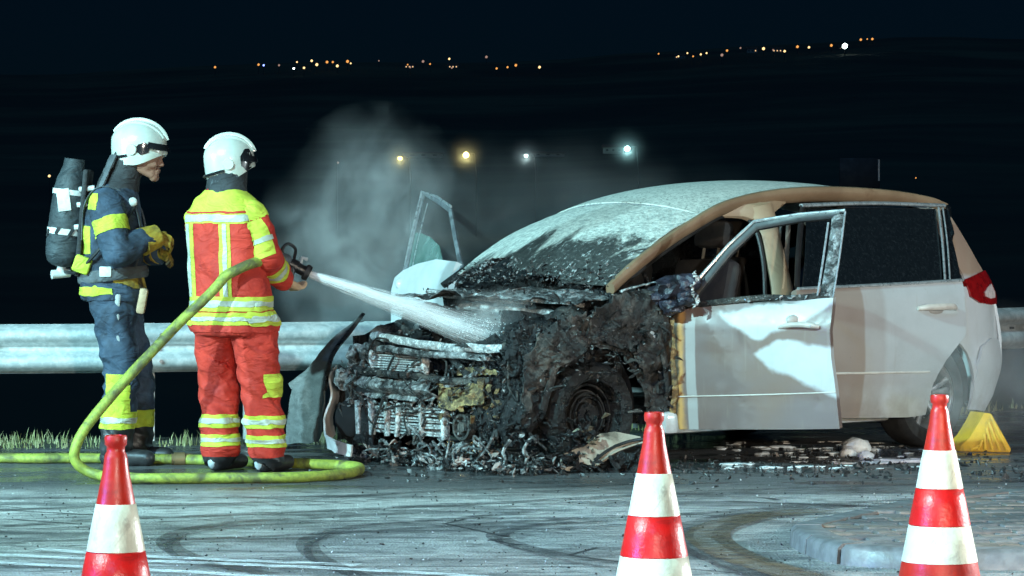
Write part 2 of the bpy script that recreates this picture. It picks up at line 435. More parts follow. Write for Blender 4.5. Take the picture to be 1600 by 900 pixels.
for _ in range(420):
    px, py = rg.uniform(0, 1600), rg.uniform(740, 900); p = G(px, py); shard(bm, (p.x, p.y, .003), rg.uniform(.002, .006), rg, .5)
link('pale_grit', bm, M_grit, smooth=False, kind='stuff', label='pale grit and glass crumbs sprinkled over the road', cat='grit')

# ---- paved traffic island, lower right
M_kerb = mat('kerb_stone', (.15, .15, .15), (.20, .20, .198), 14, rough=.4, rough2=.6, bump=.35, bsc=70, bd=.004, dirt=(.12, .1, .085), dsc=5)
M_paver = [mat('paver_%s' % k, c, tuple(v * .75 for v in c), 18, rough=.3, rough2=.55, bump=.4, bsc=80, bd=.003, dirt=(.16, .15, .14), dsc=9) for k, c in (('grey', (.21, .205, .20)), ('dark', (.145, .145, .145)), ('warm', (.22, .195, .17)))]
M_joint = mat('joint_mortar', (.03, .03, .03), (.06, .055, .05), 20, rough=.8)
OUT = catmull([(1.20, 13.86), (1.27, 13.20), (1.42, 12.95), (1.75, 12.84), (2.3, 12.8), (3.0, 12.8), (4.2, 12.95), (4.9, 13.6), (5.0, 15.0), (4.7, 16.1), (4.0, 16.35), (3.2, 16.2), (2.5, 15.85), (1.95, 15.35), (1.6, 14.75), (1.32, 14.2)], 8, True)
OUT = [Vector((p.x, p.y)) for p in OUT]; nO = len(OUT)
def off_out(i, d):
    t = (OUT[(i + 1) % nO] - OUT[(i - 1) % nO]).normalized(); return OUT[i % nO] + Vector((-t.y, t.x)) * d     # inwards (outline runs anticlockwise)
island = empty('traffic_island', (2.5, 14.3, 0), label='raised traffic island of grey pavers edged with kerb stones', cat='traffic island')
def loc3(v, z): return (v.x - 2.5, v.y - 14.3, z)
IH = .082
bm = bmesh.new(); bm.faces.new([bm.verts.new(loc3(off_out(i, .07), IH - .014)) for i in range(nO)])
link('bedding', bm, M_joint, island, smooth=False)
i = 0
while i < nO:
    st = 1; ln = 0
    while i + st <= nO and ln < .40: ln += (OUT[(i + st) % nO] - OUT[(i + st - 1) % nO]).length; st += 1
    st = min(max(1, st - 1), nO - i)
    bm = bmesh.new(); g = .012
    rows = []
    for k in range(st + 1):
        o, q = off_out(i + k, 0), off_out(i + k, .14)
        if k == 0: d = (off_out(i + 1, 0) - o).normalized() * g; o = o + d; q = q + d
        if k == st: d = (o - off_out(i + k - 1, 0)).normalized() * g; o = o - d; q = q - d
        dz = rg.uniform(-.002, .002)
        ins = (q - o) * .22
        rows.append([bm.verts.new(loc3(*a)) for a in ((o, -.02), (o + ins * .25, IH - .018 + dz), (o + ins, IH + dz), (q, IH + dz), (q, -.02))])
    for a, b in zip(rows, rows[1:]):
        for j in range(4): bm.faces.new((a[j], b[j], b[j + 1], a[j + 1]))
    bm.faces.new(rows[0]); bm.faces.new(rows[-1][::-1]); bmesh.ops.recalc_face_normals(bm, faces=bm.faces[:])
    link('kerb_stone', bm, M_kerb, island, angle=50); i += st
inner = [off_out(i, .15) for i in range(nO)]
def inside(p):
    c = False; j = nO - 1
    for i in range(nO):
        a, b = inner[i], inner[j]
        if (a.y > p.y) != (b.y > p.y) and p.x < (b.x - a.x) * (p.y - a.y) / (b.y - a.y) + a.x: c = not c
        j = i
    return c
pv_me = []
for k in range(3):
    bm = bmesh.new(); box(bm, (0, 0, 0), (.186, .086, .05), bevel=.008); me = bpy.data.meshes.new('paver'); bm.to_mesh(me); bm.free(); me.materials.append(M_paver[k]); pv_me.append(me)
ang = R(6); ca, sa = math.cos(ang), math.sin(ang); cnt = 0; cells = []
for r in range(-20, 30):
    for q in range(-14, 16):
        u, v = q * .2 + (r % 2) * .1, r * .1; p = Vector((2.5 + u * ca - v * sa, 14.0 + u * sa + v * ca))
        if inside(p) and p.x < 3.4: cells.append(p)
cells.sort(key=lambda p: max(0, p.x - 2.5) * 10 + p.y * .01)
for p in cells[:285]:
    o = bpy.data.objects.new('paver', pv_me[rg.choice((0, 0, 1, 2))]); C.objects.link(o); o.parent = island
    o.location = (p.x - 2.5, p.y - 14.3, IH - .026 + rg.uniform(-.005, .005)); o.rotation_euler = (rg.gauss(0, .03), rg.gauss(0, .025), ang + rg.gauss(0, .006))
bm = bmesh.new()
for p in cells[285:]: box(bm, (p.x - 2.5, p.y - 14.3, IH - .026), (.192, .092, .05), Matrix.Rotation(ang, 3, 'Z'))
if len(bm.verts): link('paver_field', bm, M_paver[0], island, smooth=False, kind='stuff')

# ---- crash barrier
M_galv = mat('galvanised_steel', (.42, .45, .45), (.56, .58, .57), 22, rough=.5, rough2=.68, metal=.35, bump=.12, bsc=30, dirt=(.2, .2, .18), dsc=2.2, dlo=.52, dhi=.8)
M_slot = mat('dark_gap', (.006, .006, .007), None, rough=.9)
M_bolt = mat('bolt_steel', (.3, .31, .32), None, 20, rough=.4, metal=.8)
barrier = empty('crash_barrier', (0, 20.4, 0), label='galvanised steel crash barrier running along the verge behind the car', cat='crash barrier')
path = catmull([(x, y - 20.4, 0) for x, y in RAIL], 8)
prof = [(.0, .44), (-.012, .455), (-.07, .475), (-.085, .50), (-.085, .53), (-.07, .555), (-.015, .58), (-.008, .60), (-.015, .62), (-.07, .645), (-.085, .67), (-.085, .70), (-.07, .725), (-.012, .745), (0, .755)]
n = len(path); cuts = [0, 7, 13, 20, 27, 36, 45, 54, n - 1]; bolt_me = None
for q, (i0, i1) in enumerate(zip(cuts, cuts[1:])):           # one beam per field, each lapped over the next
    bm = bmesh.new(); prev = None
    for i in range(i0, i1 + 1):
        p = path[i]; t = (path[min(i + 1, n - 1)] - path[max(i - 1, 0)]).normalized(); nn = Vector((-t.y, t.x, 0))
        if i == i0 and i0: p = p - t * .16
        p = p - nn * (.007 * (q % 2))
        row = [bm.verts.new(p + nn * o + Vector((0, 0, z + .002 * (q % 2)))) for o, z in prof]
        if prev:
            for j in range(len(prof) - 1): bm.faces.new((prev[j], row[j], row[j + 1], prev[j + 1]))
        prev = row
    thicken(bm, .004); link('rail_beam', bm, M_galv, barrier, angle=60)
    if i0:
        p = path[i0]; t = (path[i0 + 1] - path[i0 - 1]).normalized(); nn = Vector((-t.y, t.x, 0)); a_ = math.atan2(t.y, t.x)
        for du_ in (-.10, .04):
            for o, z in ((-.085, .515), (-.085, .685), (-.012, .585), (-.012, .615)):
                if bolt_me is None:
                    bb = bmesh.new(); tube(bb, [(0, -.014, 0), (0, .005, 0)], .013, 6); bolt_me = bpy.data.meshes.new('bolt'); bb.to_mesh(bolt_me); bb.free(); bolt_me.materials.append(M_bolt)
                ob = bpy.data.objects.new('bolt', bolt_me); C.objects.link(ob); ob.parent = barrier; ob.location = p + t * du_ + nn * (o - .008) + Vector((0, 0, z)); ob.rotation_euler = (0, 0, a_)
def on_rail(x):
    y = rail_y(x); t = Vector((1, (rail_y(x + .2) - rail_y(x - .2)) / .4, 0)).normalized()
    return Vector((x, y - 20.4, 0)), math.atan2(t.y, t.x)
slot_bm = bmesh.new(); box(slot_bm, (0, -.0135, .6), (.05, .018, .016), bevel=.004)
me = bpy.data.meshes.new('slot'); slot_bm.to_mesh(me); slot_bm.free(); me.materials.append(M_slot)
for px in (-60, 75, 150, 288, 488, 1586, 1650):
    x = (px - 800) * 20.6 / F if px < 1000 else (px - 800) * 24.4 / F
    o = bpy.data.objects.new('slot', me); C.objects.link(o); o.parent = barrier; o.location, a = on_rail(x); o.rotation_euler = (0, 0, a)
pb = bmesh.new()
for s in (((0, .06, .18), (.10, .006, 1.15)), ((-.05, .085, .18), (.006, .05, 1.15)), ((.05, .085, .18), (.006, .05, 1.15)), ((0, .03, .6), (.09, .055, .12))): box(pb, *s)
me = bpy.data.meshes.new('post'); pb.to_mesh(me); pb.free(); me.materials.append(M_galv)
for x in (-5.2, -2.35, -1.68, .9, 3.0, 4.6):
    o = bpy.data.objects.new('post', me); C.objects.link(o); o.parent = barrier; o.location, a = on_rail(x); o.rotation_euler = (0, 0, a)

# ---- things in the dark beyond the barrier
M_dark = mat('dark_metal', (.012, .013, .015), None, rough=.6, metal=.3)
M_wallh = mat('house_plaster', (.12, .11, .10), (.09, .08, .075), .6, rough=.85)
M_roofh = mat('house_roof', (.09, .045, .035), (.05, .03, .025), .8, rough=.85)
sg = empty('road_sign', P(1343, 330, 60) * 1, label='dark rectangular road sign seen from behind above the car roof', cat='sign'); zt = terr_z(sg.location.x, 60); sg.location.z = zt
zs = P(0, 270, 60).z - zt
bm = bmesh.new(); box(bm, (0, 0, zs), (.76, .03, .56), bevel=.012); link('sign_panel', bm, M_dark, sg)
for s in (-1, 1):
    bm = bmesh.new(); tube(bm, [(s * .27, .045, -.3), (s * .27, .045, zs + .2)], .03, 10); link('post', bm, M_dark, sg)
bm = bmesh.new(); box(bm, (.36, -.02, zs + .05), (.03, .02, .4)); link('edge_strip', bm, M_bolt, sg)

def far_lamp(px, py, Y, r, m, name, label, group):
    if Y > 1000:                                    # stand on the hillside where the line of sight meets it
        Y = 900.0
        while Y < 2230 and terr_z((px - 800) * Y / F, Y) + 5 < P(px, py, Y).z: Y += 15
    p = P(px, py, Y); zt = terr_z(p.x, Y); bm = bmesh.new(); hgt = max(3.0, p.z - zt)
    base = Vector((p.x, Y, p.z - hgt)); pr = r * .16
    tube(bm, [(0, 0, -1), (0, 0, hgt - r * .6)], [pr * 1.3, pr], 6, mat=1)
    q = bmesh.ops.create_icosphere(bm, subdivisions=1, radius=r, matrix=Matrix.Translation((0, 0, hgt)))
    o = link(name, bm, [m, M_dark], label=label, cat='lamp', group=group); o.location = base
    return o
E_or = emit('sodium_glow', (1, .42, .10), 1.15); E_wm = emit('warm_glow', (1, .68, .30), 1.8); E_wh = emit('white_glow', (.8, 1, .95), 6); E_bl = emit('blue_glow', (.2, .3, 1), 5); E_dim = emit('dim_glow', (.8, .5, .4), .5)
L1 = [(336, 105, 0), (404, 101, 0), (412, 102, 3), (436, 102, 4), (459, 107, 2), (464, 97, 1), (475, 106, 1), (487, 95, 1), (495, 101, 1), (511, 97, 0), (520, 97, 0), (527, 103, 1), (543, 96, 0), (548, 99, 1), (592, 95, 4), (637, 101, 0), (641, 105, 4), (661, 96, 4), (672, 100, 0), (702, 92, 1), (706, 106, 4), (760, 89, 4), (776, 107, 0), (793, 105, 0), (806, 102, 0), (843, 105, 1)]
L2 = [(1029, 84, 0), (1060, 88, 1), (1074, 83, 1), (1083, 88, 0), (1095, 85, 1), (1104, 83, 1), (1136, 79, 0), (1157, 75, 4), (1193, 76, 1), (1226, 80, 1), (1246, 73, 0), (1264, 74, 1), (1299, 71, 0), (1345, 62, 0), (1355, 61, 0), (1363, 61, 0), (1128, 86, 4), (1208, 78, 4)]
KIND = ('orange', 'warm yellow', 'white', 'blue', 'dim reddish')
for (px, py, k) in L1:
    lab = 'tiny %s village lamp in the left row on the far ridge' % KIND[k]; grp = '%s village lamps on the left half of the far ridge' % KIND[k]
    if px == 336: lab, grp = 'lonely orange lamp at the far left end of the ridge lights', None
    if px == 843: lab, grp = 'last yellow lamp at the right end of the left ridge row', None
    if k == 3: grp = None
    far_lamp(px, py, 2050, (.8, .8, .9, .8, .8)[k] * (.6 + .7 * rg.random()), (E_or, E_wm, E_wh, E_bl, E_dim)[k], 'village_lamp', lab, grp)
for (px, py, k) in L2:
    lab = 'tiny %s village lamp in the right row on the far ridge' % KIND[k]; grp = '%s village lamps on the right half of the far ridge' % KIND[k]
    if px == 1029: lab, grp = 'single orange lamp at the left end of the right ridge row', None
    if px > 1340: lab, grp = 'orange lamp of the close row right of the white floodlight', 'three orange lamps right of the white village floodlight'
    far_lamp(px, py, 2050, (.8, .9, .9, .8, .8)[k] * (.6 + .7 * rg.random()), (E_or, E_wm, E_wh, E_bl, E_dim)[k], 'village_lamp', lab, grp)
far_lamp(1320, 72, 2050, 1.9, E_wh, 'village_floodlight', 'largest whitest lamp of the village on the right of the far ridge', None)
far_lamp(77, 275, 300, .14, E_wm, 'path_lamp', 'single small lamp in the dark at far left beside the air cylinder', None)
far_lamp(528, 254, 300, .11, E_dim, 'path_lamp', 'single faint lamp seen through the smoke plume', None)
far_lamp(1431, 278, 300, .07, E_or, 'path_lamp', 'single faint orange lamp in the dark right of the road sign', None)
halo = []
def street_lamp(px, py, Y, col, s, r, energy, label):
    p = P(px, py, Y); zt = terr_z(p.x, Y); o = empty('street_lamp', (p.x, Y, zt), label=label, cat='street lamp'); h = p.z - zt
    bm = bmesh.new(); tube(bm, [(.9, 0, -.5), (.9, 0, h * .8), (.75, 0, h + .12), (.3, 0, h + .2)], [.04, .035, .03, .03], 8); link('pole', bm, M_dark, o)
    bm = bmesh.new(); blob(bm, (0, 0, h + .14), (.36, .16, .09), 1, 2, .02); link('lamp_head', bm, M_dark, o)
    bm = bmesh.new(); bmesh.ops.create_icosphere(bm, subdivisions=2, radius=r, matrix=Matrix.Translation((0, 0, h))); link('bulb', bm, emit('bulb_glow', col, s), o)
    halo.append((p.x, Y, p.z)); l = lamp('street_lamp_light', 'POINT', (p.x, Y - .5, p.z - .3), (p.x, Y, 0), energy, col, .2); return o
street_lamp(625, 247, 280, (1, .80, .22), 5, .22, 160, 'yellow street lamp beyond the smoke, left of the brightest one')
street_lamp(728, 242, 280, (1, .82, .30), 8, .27, 260, 'brightest yellow street lamp behind the car windscreen')
street_lamp(822, 243, 300, (.75, 1, .95), 9, .17, 120, 'small white street lamp right of the brightest yellow one')
street_lamp(980, 232, 260, (.5, 1, .95), 14, .24, 220, 'cold white street lamp above the middle of the car roof')
def house(px, py, Y, w, hgt, lab, seed, lit=None):
    p = P(px, py, Y); r = random.Random(seed); o = empty('house', (p.x, Y, p.z), label=lab, cat='house'); d = w * .7
    bm = bmesh.new(); box(bm, (0, 0, hgt / 2), (w, d, hgt)); link('wall', bm, M_wallh, o, smooth=False)
    bm = bmesh.new(); a = [bm.verts.new((x, y, z)) for x, y, z in ((-w * .55, -d * .58, hgt), (w * .55, -d * .58, hgt), (w * .55, d * .58, hgt), (-w * .55, d * .58, hgt), (-w * .55, 0, hgt * 1.5), (w * .55, 0, hgt * 1.5))]
    for f in ((0, 1, 5, 4), (2, 3, 4, 5), (0, 4, 3), (1, 2, 5), (3, 2, 1, 0)): bm.faces.new([a[k] for k in f])
    link('roof', bm, M_roofh, o, smooth=False)
    for k in range(3):
        bm = bmesh.new(); box(bm, (-w * .3 + k * w * .3, -d / 2 - .03, hgt * .55), (w * .1, .06, hgt * .28)); link('window', bm, lit if (lit and r.random() < .7) else M_slot, o, smooth=False)
    return o
house(958, 240, 264, 1.7, .5, 'small pale outbuilding lit by the cold white street lamp', 1)
house(662, 246, 300, 3.6, .35, 'low pale shed between the two yellow street lamps', 2)
house(856, 245, 310, 3.2, .35, 'low long shed right of the small white street lamp', 3)
mm, mnt, mp = nmat('added_glow_mist'); mnt.nodes.remove(mp); mv = mnt.nodes.new('ShaderNodeVolumePrincipled'); mn = N(mnt); ml = mn.new('ShaderNodeVectorMath'); ml.operation = 'LENGTH'; mn.set(ml.inputs[0], mn.co); mn.set(mv.inputs['Density'], mn.math('POWER', mn.ramp(ml.outputs['Value'], 2.3, 0, 0, .5, False), 2.6)); mv.inputs['Color'].default_value = (.9, .95, 1, 1)
mnt.links.new(mv.outputs[0], mnt.nodes['Material Output'].inputs['Volume'])
for q in halo:  # fog balls added to give the street lamps their glow
    bm = bmesh.new(); bmesh.ops.create_icosphere(bm, subdivisions=3, radius=2.4); o = link('lamp_halo', bm, mm, kind='stuff', label='faint mist ball added for the glow of a street lamp in the valley', cat='halo'); o.location = q
E_win = emit('window_glow', (1, .62, .3), 1.2)  # windows given a glow in place of lamplit walls
for i, (px, py, lab) in enumerate(((1062, 93, 'pale house at the left end of the right ridge lights'), (1175, 83, 'long pale house in the middle of the right ridge lights'), (1214, 83, 'pale house just left of the double orange lamps on the right ridge'), (1318, 80, 'pale house under the white village floodlight'), (640, 108, 'dim house in the middle of the left ridge lights'), (708, 108, 'dim house right of the brightest left ridge lamps'))):
    house(px, py, 2065, 7, 2.6, lab, i + 5, E_win)
# ================================================================ THE BURNED CAR
# car axes: x = metres back from the front bumper, y = -(metres towards the car's left, the side we see), z up
CO = Vector((-.783, 18.147, 0)); CA = R(42); cc, cs = math.cos(CA), math.sin(CA)
car = empty('burned_minivan', CO, CA, label='white minivan with a burned-out front end and open doors', cat='car')
def half(a, z):
    w = .935
    if a < 1: w -= .22 * (1 - a) ** 2.6
    if a > 4.0: w -= .24 * ((a - 4.0) / .72) ** 2.2
    if z < .95: w -= .055 * ((.68 - z) / .5) ** 2
    else: w -= .055 * (.27 / .5) ** 2 + .345 * (min(z - .95, .75) / .65) ** 1.2
    return w
def side(px, py, off=0.0):
    """where the ray of a photograph pixel meets the car's left side (a, z)"""
    k = (px - 800) / F; a, z = 2.5, .8
    for _ in range(30):
        b = half(a, z) + off
        a2 = (k * (CO.y - b * cc) - CO.x - b * cs) / (cc - k * cs)
        Y = CO.y + a2 * cs - b * cc; z2 = H - (py - HZ) * Y / F
        a += .5 * (min(4.8, max(.2, a2)) - a); z += .5 * (z2 - z)
    return a, z
def onside(off=0.0, extra=None):
    return lambda a, z: (a, -(half(a, z) + off + (extra(a, z) if extra else 0)), z)
def mirror(bm):
    for v in bm.verts: v.co.y = -v.co.y
    bmesh.ops.reverse_faces(bm, faces=bm.faces[:]); return bm

def paint_material(name, tan_lim, tan=(.44, .32, .22), seed=0, shade_a=None, warm_z=None, base0=1.0):
    m, nt, p = nmat(name); n = N(nt); x, y, z = n.sep()
    base = n.mix(n.ramp(n.noise(3, 5, .6), .4, .7), tuple(v * base0 for v in (.52, .54, .55)), tuple(v * base0 for v in (.46, .475, .48)))
    # tan film laid in where the noise passes its limit
    f = n.noise(1.25, 2.2, .45, .9, co=n.map((1, 1, 1.3), (seed, seed * .7, seed * .3)))
    m1 = n.ramp(f, tan_lim, tan_lim + .035)
    base = n.mix(n.math('MULTIPLY', m1, .78), base, n.mix(n.noise(2.4, 3), tan, tuple(v * 1.12 for v in tan)))
    if warm_z:                               # warm light on the rear pillar, painted in above the waist
        base = n.mix(n.math('MULTIPLY', n.ramp(n.math('ADD', z, n.math('MULTIPLY', n.math('SUBTRACT', n.noise(6, 3), .5), .05)), warm_z, warm_z + .04), .85), base, (.34, .21, .13))
    if shade_a:                               # front door's shadow painted into the colour, in two steps
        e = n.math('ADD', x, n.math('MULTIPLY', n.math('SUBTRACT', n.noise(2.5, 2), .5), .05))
        base = n.mix(n.math('ADD', n.math('MULTIPLY', n.ramp(e, shade_a + .012, shade_a - .012), .45), n.math('MULTIPLY', n.ramp(e, shade_a + .22, shade_a + .16), .30)), base, (.22, .145, .10))
    # soot specks and runs
    sp = n.ramp(n.noise(55, 4, .7), .66, .74); base = n.mix(n.math('MULTIPLY', sp, .5), base, (.10, .085, .07))
    run = n.ramp(n.noise(5, 4, .6, co=n.map((6, 6, .35), (seed, 0, 0))), .56, .78); base = n.mix(n.math('MULTIPLY', run, .28), base, (.30, .25, .2))
    low = n.math('MULTIPLY', n.ramp(z, .55, .2), n.ramp(n.noise(9, 5, .65), .35, .65)); base = n.mix(n.math('MULTIPLY', low, .45), base, (.22, .19, .16))
    n.set(p.inputs['Base Color'], base); n.set(p.inputs['Roughness'], n.ramp(n.noise(8, 4), .35, .7, .3, .5))
    p.inputs['Coat Weight'].default_value = .8; p.inputs['Coat Roughness'].default_value = .08
    drops = n.ramp(n.voro(95), .0, .32, 1, 0)
    n.set(p.inputs['Normal'], n.bump(n.math('MULTIPLY', drops, n.ramp(n.noise(20, 3), .45, .6)), .25, .003))
    return m
M_paint = paint_material('white_paint', .80, seed=3.1, warm_z=1.05)
M_paint_rear = paint_material('white_paint_dirt_shade', .80, seed=1.2, tan=(.26, .21, .165), base0=.82, shade_a=2.98)
M_brown = mat('brown_paint', (.25, .165, .10), (.19, .12, .07), 2.2, rough=.4, rough2=.6, bump=.15, bsc=45, dirt=(.16, .09, .05), dsc=3.5, dlo=.52, dhi=.72)  # brown paint with darker patches by noise
M_tan = mat('tan_paint', (.36, .27, .18), (.29, .21, .13), 2.0, rough=.42, rough2=.6, bump=.12, bsc=45, dirt=(.22, .14, .09), dsc=3.5, dlo=.55, dhi=.75)  # lighter tan paint with darker patches by noise
def char_material(name, dark, pale, amt, metal=0.0, sc=7, shine=.22):
    m, nt, p = nmat(name); n = N(nt)
    a = n.ramp(n.noise(sc, 7, .72, .5), amt, amt + .16); b = n.ramp(n.noise(sc * 4.5, 5, .7), .45, .62)
    col = n.mix(n.math('MULTIPLY', a, n.math('ADD', .35, n.math('MULTIPLY', b, .65))), dark, pale)
    n.set(p.inputs['Base Color'], col); n.set(p.inputs['Metallic'], metal)
    n.set(p.inputs['Roughness'], n.ramp(n.noise(16, 4), .38, .62, shine, .75))
    h = n.math('ADD', n.noise(38, 6, .75), n.math('MULTIPLY', n.voro(26), .6))
    n.set(p.inputs['Normal'], n.bump(h, .9, .02)); return m
M_char = char_material('charred_plastic', (.006, .006, .007), (.040, .037, .034), .52)
M_burnt_tyre = char_material('burnt_tyre', (.003, .003, .003), (.013, .012, .012), .52)
M_soot = char_material('sooty_steel', (.014, .014, .014), (.115, .105, .092), .45, sc=4.5, shine=.22)
M_ashm = char_material('ash_grey_metal', (.03, .03, .03), (.46, .47, .47), .42, .0, 9, .18)
M_alu = char_material('bare_aluminium', (.10, .105, .105), (.80, .82, .82), .34, .0, 10, .2)
M_rust = char_material('burnt_ochre', (.05, .035, .02), (.42, .29, .12), .40, sc=8, shine=.4)
M_rust2 = char_material('olive_crust', (.03, .028, .02), (.30, .28, .20), .40, sc=9, shine=.35)
M_black = mat('black_trim', (.012, .012, .013), (.02, .02, .02), 12, rough=.4, bump=.15)
M_rubber = mat('tyre_rubber', (.014, .014, .015), (.028, .028, .028), 14, rough=.6, bump=.3, bsc=60)
M_chrome = mat('bright_trim', (.50, .53, .54), (.36, .38, .39), 30, rough=.25, rough2=.4, metal=.6)
M_cloth = mat('seat_cloth', (.022, .022, .024), (.035, .033, .032), 10, rough=.8, bump=.3)
M_belt = mat('seat_belt', (.16, .16, .14), None, 40, rough=.7)
def glass_sooty(name, c1, c2, sc, lo, hi, rough=.12):
    m, nt, p = nmat(name); n = N(nt)
    d = n.ramp(n.noise(sc, 7, .7, .3), lo, hi); sp = n.ramp(n.voro(55), .18, .05)
    n.set(p.inputs['Base Color'], n.mix(n.math('MAXIMUM', d, n.math('MULTIPLY', sp, n.ramp(n.noise(6, 3), .4, .6, 0, .12))), c1, c2))
    n.set(p.inputs['Roughness'], n.mix(d, rough, .6)); p.inputs['Specular IOR Level'].default_value = .6
    return m
M_tint = glass_sooty('tinted_glass', (.004, .006, .008), (.013, .017, .020), 48, .30, .95, .06)
def ash_material():
    m, nt, p = nmat('ash_covered'); n = N(nt); x, y, z = n.sep()
    c = n.mix(n.ramp(n.noise(26, 6, .75), .38, .62), (.62, .64, .57), (.34, .37, .34))
    c = n.mix(n.ramp(n.noise(70, 4, .7), .56, .64), c, (.66, .68, .63))
    # soot burned through from the engine side, broken up in streaks running up the glass
    st = n.noise(2.6, 7, .68, .8, co=n.map((.8, 1.6, .6), (2, 3, 5), (0, 0, R(28))))
    lim = n.math('ADD', n.ramp(x, 1.0, 1.85, .36, .76), n.math('MULTIPLY', n.math('ADD', y, .2), .16))
    soot = n.ramp(n.math('SUBTRACT', st, lim), -.10, .02)
    c = n.mix(n.math('MULTIPLY', soot, .93), c, (.018, .02, .021))
    pale_st = n.math('MULTIPLY', soot, n.ramp(n.noise(14, 6, .75, .3, co=n.map((1.2, 3, 1.2), rot=(0, 0, R(28)))), .56, .66))
    c = n.mix(n.math('MULTIPLY', pale_st, .9), c, (.60, .64, .62))  # pale streaks laid over the soot
    n.set(p.inputs['Base Color'], c); n.set(p.inputs['Roughness'], n.mix(soot, .62, .3))
    h = n.math('ADD', n.noise(42, 6, .72), n.math('MULTIPLY', n.voro(34), .5)); n.set(p.inputs['Normal'], n.bump(h, .75, .012)); return m
M_ash = ash_material()
def roof_ash():
    m, nt, p = nmat('ash_film'); n = N(nt); x, y, z = n.sep()
    c = n.mix(n.ramp(n.noise(24, 6, .75), .38, .62), (.62, .64, .57), (.46, .48, .43))
    c = n.mix(n.math('MULTIPLY', n.ramp(n.noise(60, 4, .7), .53, .62), n.ramp(x, 3.2, 2.0)), c, (.2, .22, .2))
    n.set(p.inputs['Base Color'], c); n.set(p.inputs['Roughness'], .55)
    n.set(p.inputs['Normal'], n.bump(n.noise(40, 6, .72), .5, .008)); return m
M_roof = roof_ash()

def interp(tab, x):
    if x <= tab[0][0]: return tab[0][1]
    for (x0, y0), (x1, y1) in zip(tab, tab[1:]):
        if x <= x1:
            t = (x - x0) / (x1 - x0); return y0 + (y1 - y0) * t
    return tab[-1][1]
ROOFZ = [(q.x, q.y) for q in catmull([(1.9, 1.508, 0), (2.1, 1.562, 0), (2.35, 1.606, 0), (2.65, 1.637, 0), (3.0, 1.65, 0), (3.4, 1.638, 0), (3.8, 1.60, 0), (4.1, 1.56, 0), (4.27, 1.525, 0)], 8)]
RAILP = [(1.15, .735, 1.02), (1.32, .715, 1.12), (1.5, .70, 1.215), (1.7, .675, 1.305), (1.9, .65, 1.385), (2.2, .622, 1.49), (2.6, .60, 1.553), (3.1, .595, 1.58), (3.7, .59, 1.565), (4.08, .585, 1.53), (4.25, .585, 1.49)]
# windscreen and roof
def screen_fn(s, b):
    q = 1 - (b / .72) ** 2
    a = 1.19 - .17 * q + s * (1.985 - .09 * q - 1.19 + .17 * q); z = 1.045 + .03 * q + s * (1.445 + .065 * q - 1.045 - .03 * q) + .05 * math.sin(math.pi * s)
    hw = 1 - .11 * s
    return (a, -b * hw, z + .006 * fbm((s * 2, b, 0), 5))
hole = lambda c: c.x < .06 + .17 * math.exp(-((c.y + .30) / .22) ** 2) + .05 * fbm((c.x * 3, c.y * 5, 2), 2.0) - .10 * max(0, c.y + .05) and c.y < .42
bm = sheet([(-.02, -.72), (1, -.72), (1, .72), (-.02, .72)], (.03, .04), screen_fn, .006, holes=(hole,))
link('windscreen', bm, M_ash, car)
def roof_fn(a, b): 
    zc = interp(ROOFZ, a); q = (b / .6) ** 2
    return (a - .0 + .085 * q * max(0, 1 - (a - 1.9) / .6), -b * (1 if a > 2.2 else 1.06 - .06 * (a - 1.9) / .3), zc - .06 * q - .018 * q * q)
link('roof', sheet([(1.905, -.6), (4.27, -.6), (4.27, .6), (1.905, .6)], (.08, .06), roof_fn, .02), M_roof, car)
bm = bmesh.new(); tube(bm, [Vector(roof_fn(1.902, -.6 + 1.2 * k / 16)) + Vector((0, 0, .006)) for k in range(17)], .008, 6); link('screen_trim', bm, M_chrome, car)
for s in (-1, 1):
    bm = bmesh.new(); pts = catmull([(a, s * b, z) for a, b, z in RAILP], 5)
    tube(bm, pts, [k_ * (1 if s < 0 else .45) for k_ in (.048, .05, .05, .05, .052, .058, .056, .05, .05)], 14, squash=(1.0, .62), up=(0, -s * .75, .66)); link('roof_rail', bm, M_brown if s < 0 else M_black, car)
# B pillar, door frame, aperture seals (left) and their mirror images
for s in (-1, 1):
    bm = bmesh.new()
    pts = [(2.44, s * .86, .35), (2.455, s * .87, .7), (2.47, s * .855, .95), (2.50, s * .775, 1.15), (2.52, s * .70, 1.33), (2.5, s * .64, 1.50)]
    tube(bm, catmull(pts, 4), [.105, .105, .095, .085, .075, .10], 12, squash=(1, .4), up=(0, 1, 0)); link('door_pillar', bm, M_tan, car)
    bm = bmesh.new(); tube(bm, catmull([(2.2, s * .60, 1.462), (2.35, s * .625, 1.475), (2.5, s * .63, 1.46), (2.62, s * .61, 1.50), (2.75, s * .60, 1.535)], 4), [.03, .05, .075, .05, .02], 8, squash=(.6, 1)); link('pillar_gusset', bm, M_tan, car)
    bm = bmesh.new(); tube(bm, catmull([(1.24, s * .70, 1.02), (1.6, s * .665, 1.20), (1.95, s * .63, 1.35), (2.2, s * .60, 1.44), (2.36, s * .60, 1.45), (2.42, s * .66, 1.38), (2.41, s * .74, 1.2), (2.37, s * .80, .95), (2.35, s * .82, .4)], 6), .014, 8); link('door_seal', bm, M_black, car)
# sill, floor, inner box
for s in (-1, 1):
    bm = bmesh.new(); box(bm, (2.4, s * .845, .245), (1.95, .13, .13), bevel=.025); link('sill', bm, M_paint if s < 0 else M_paint, car)
bm = bmesh.new(); box(bm, (2.9, 0, .26), (3.0, 1.66, .05)); box(bm, (1.2, 0, .62), (.05, 1.5, .75)); link('cabin_floor', bm, M_char, car, smooth=False)
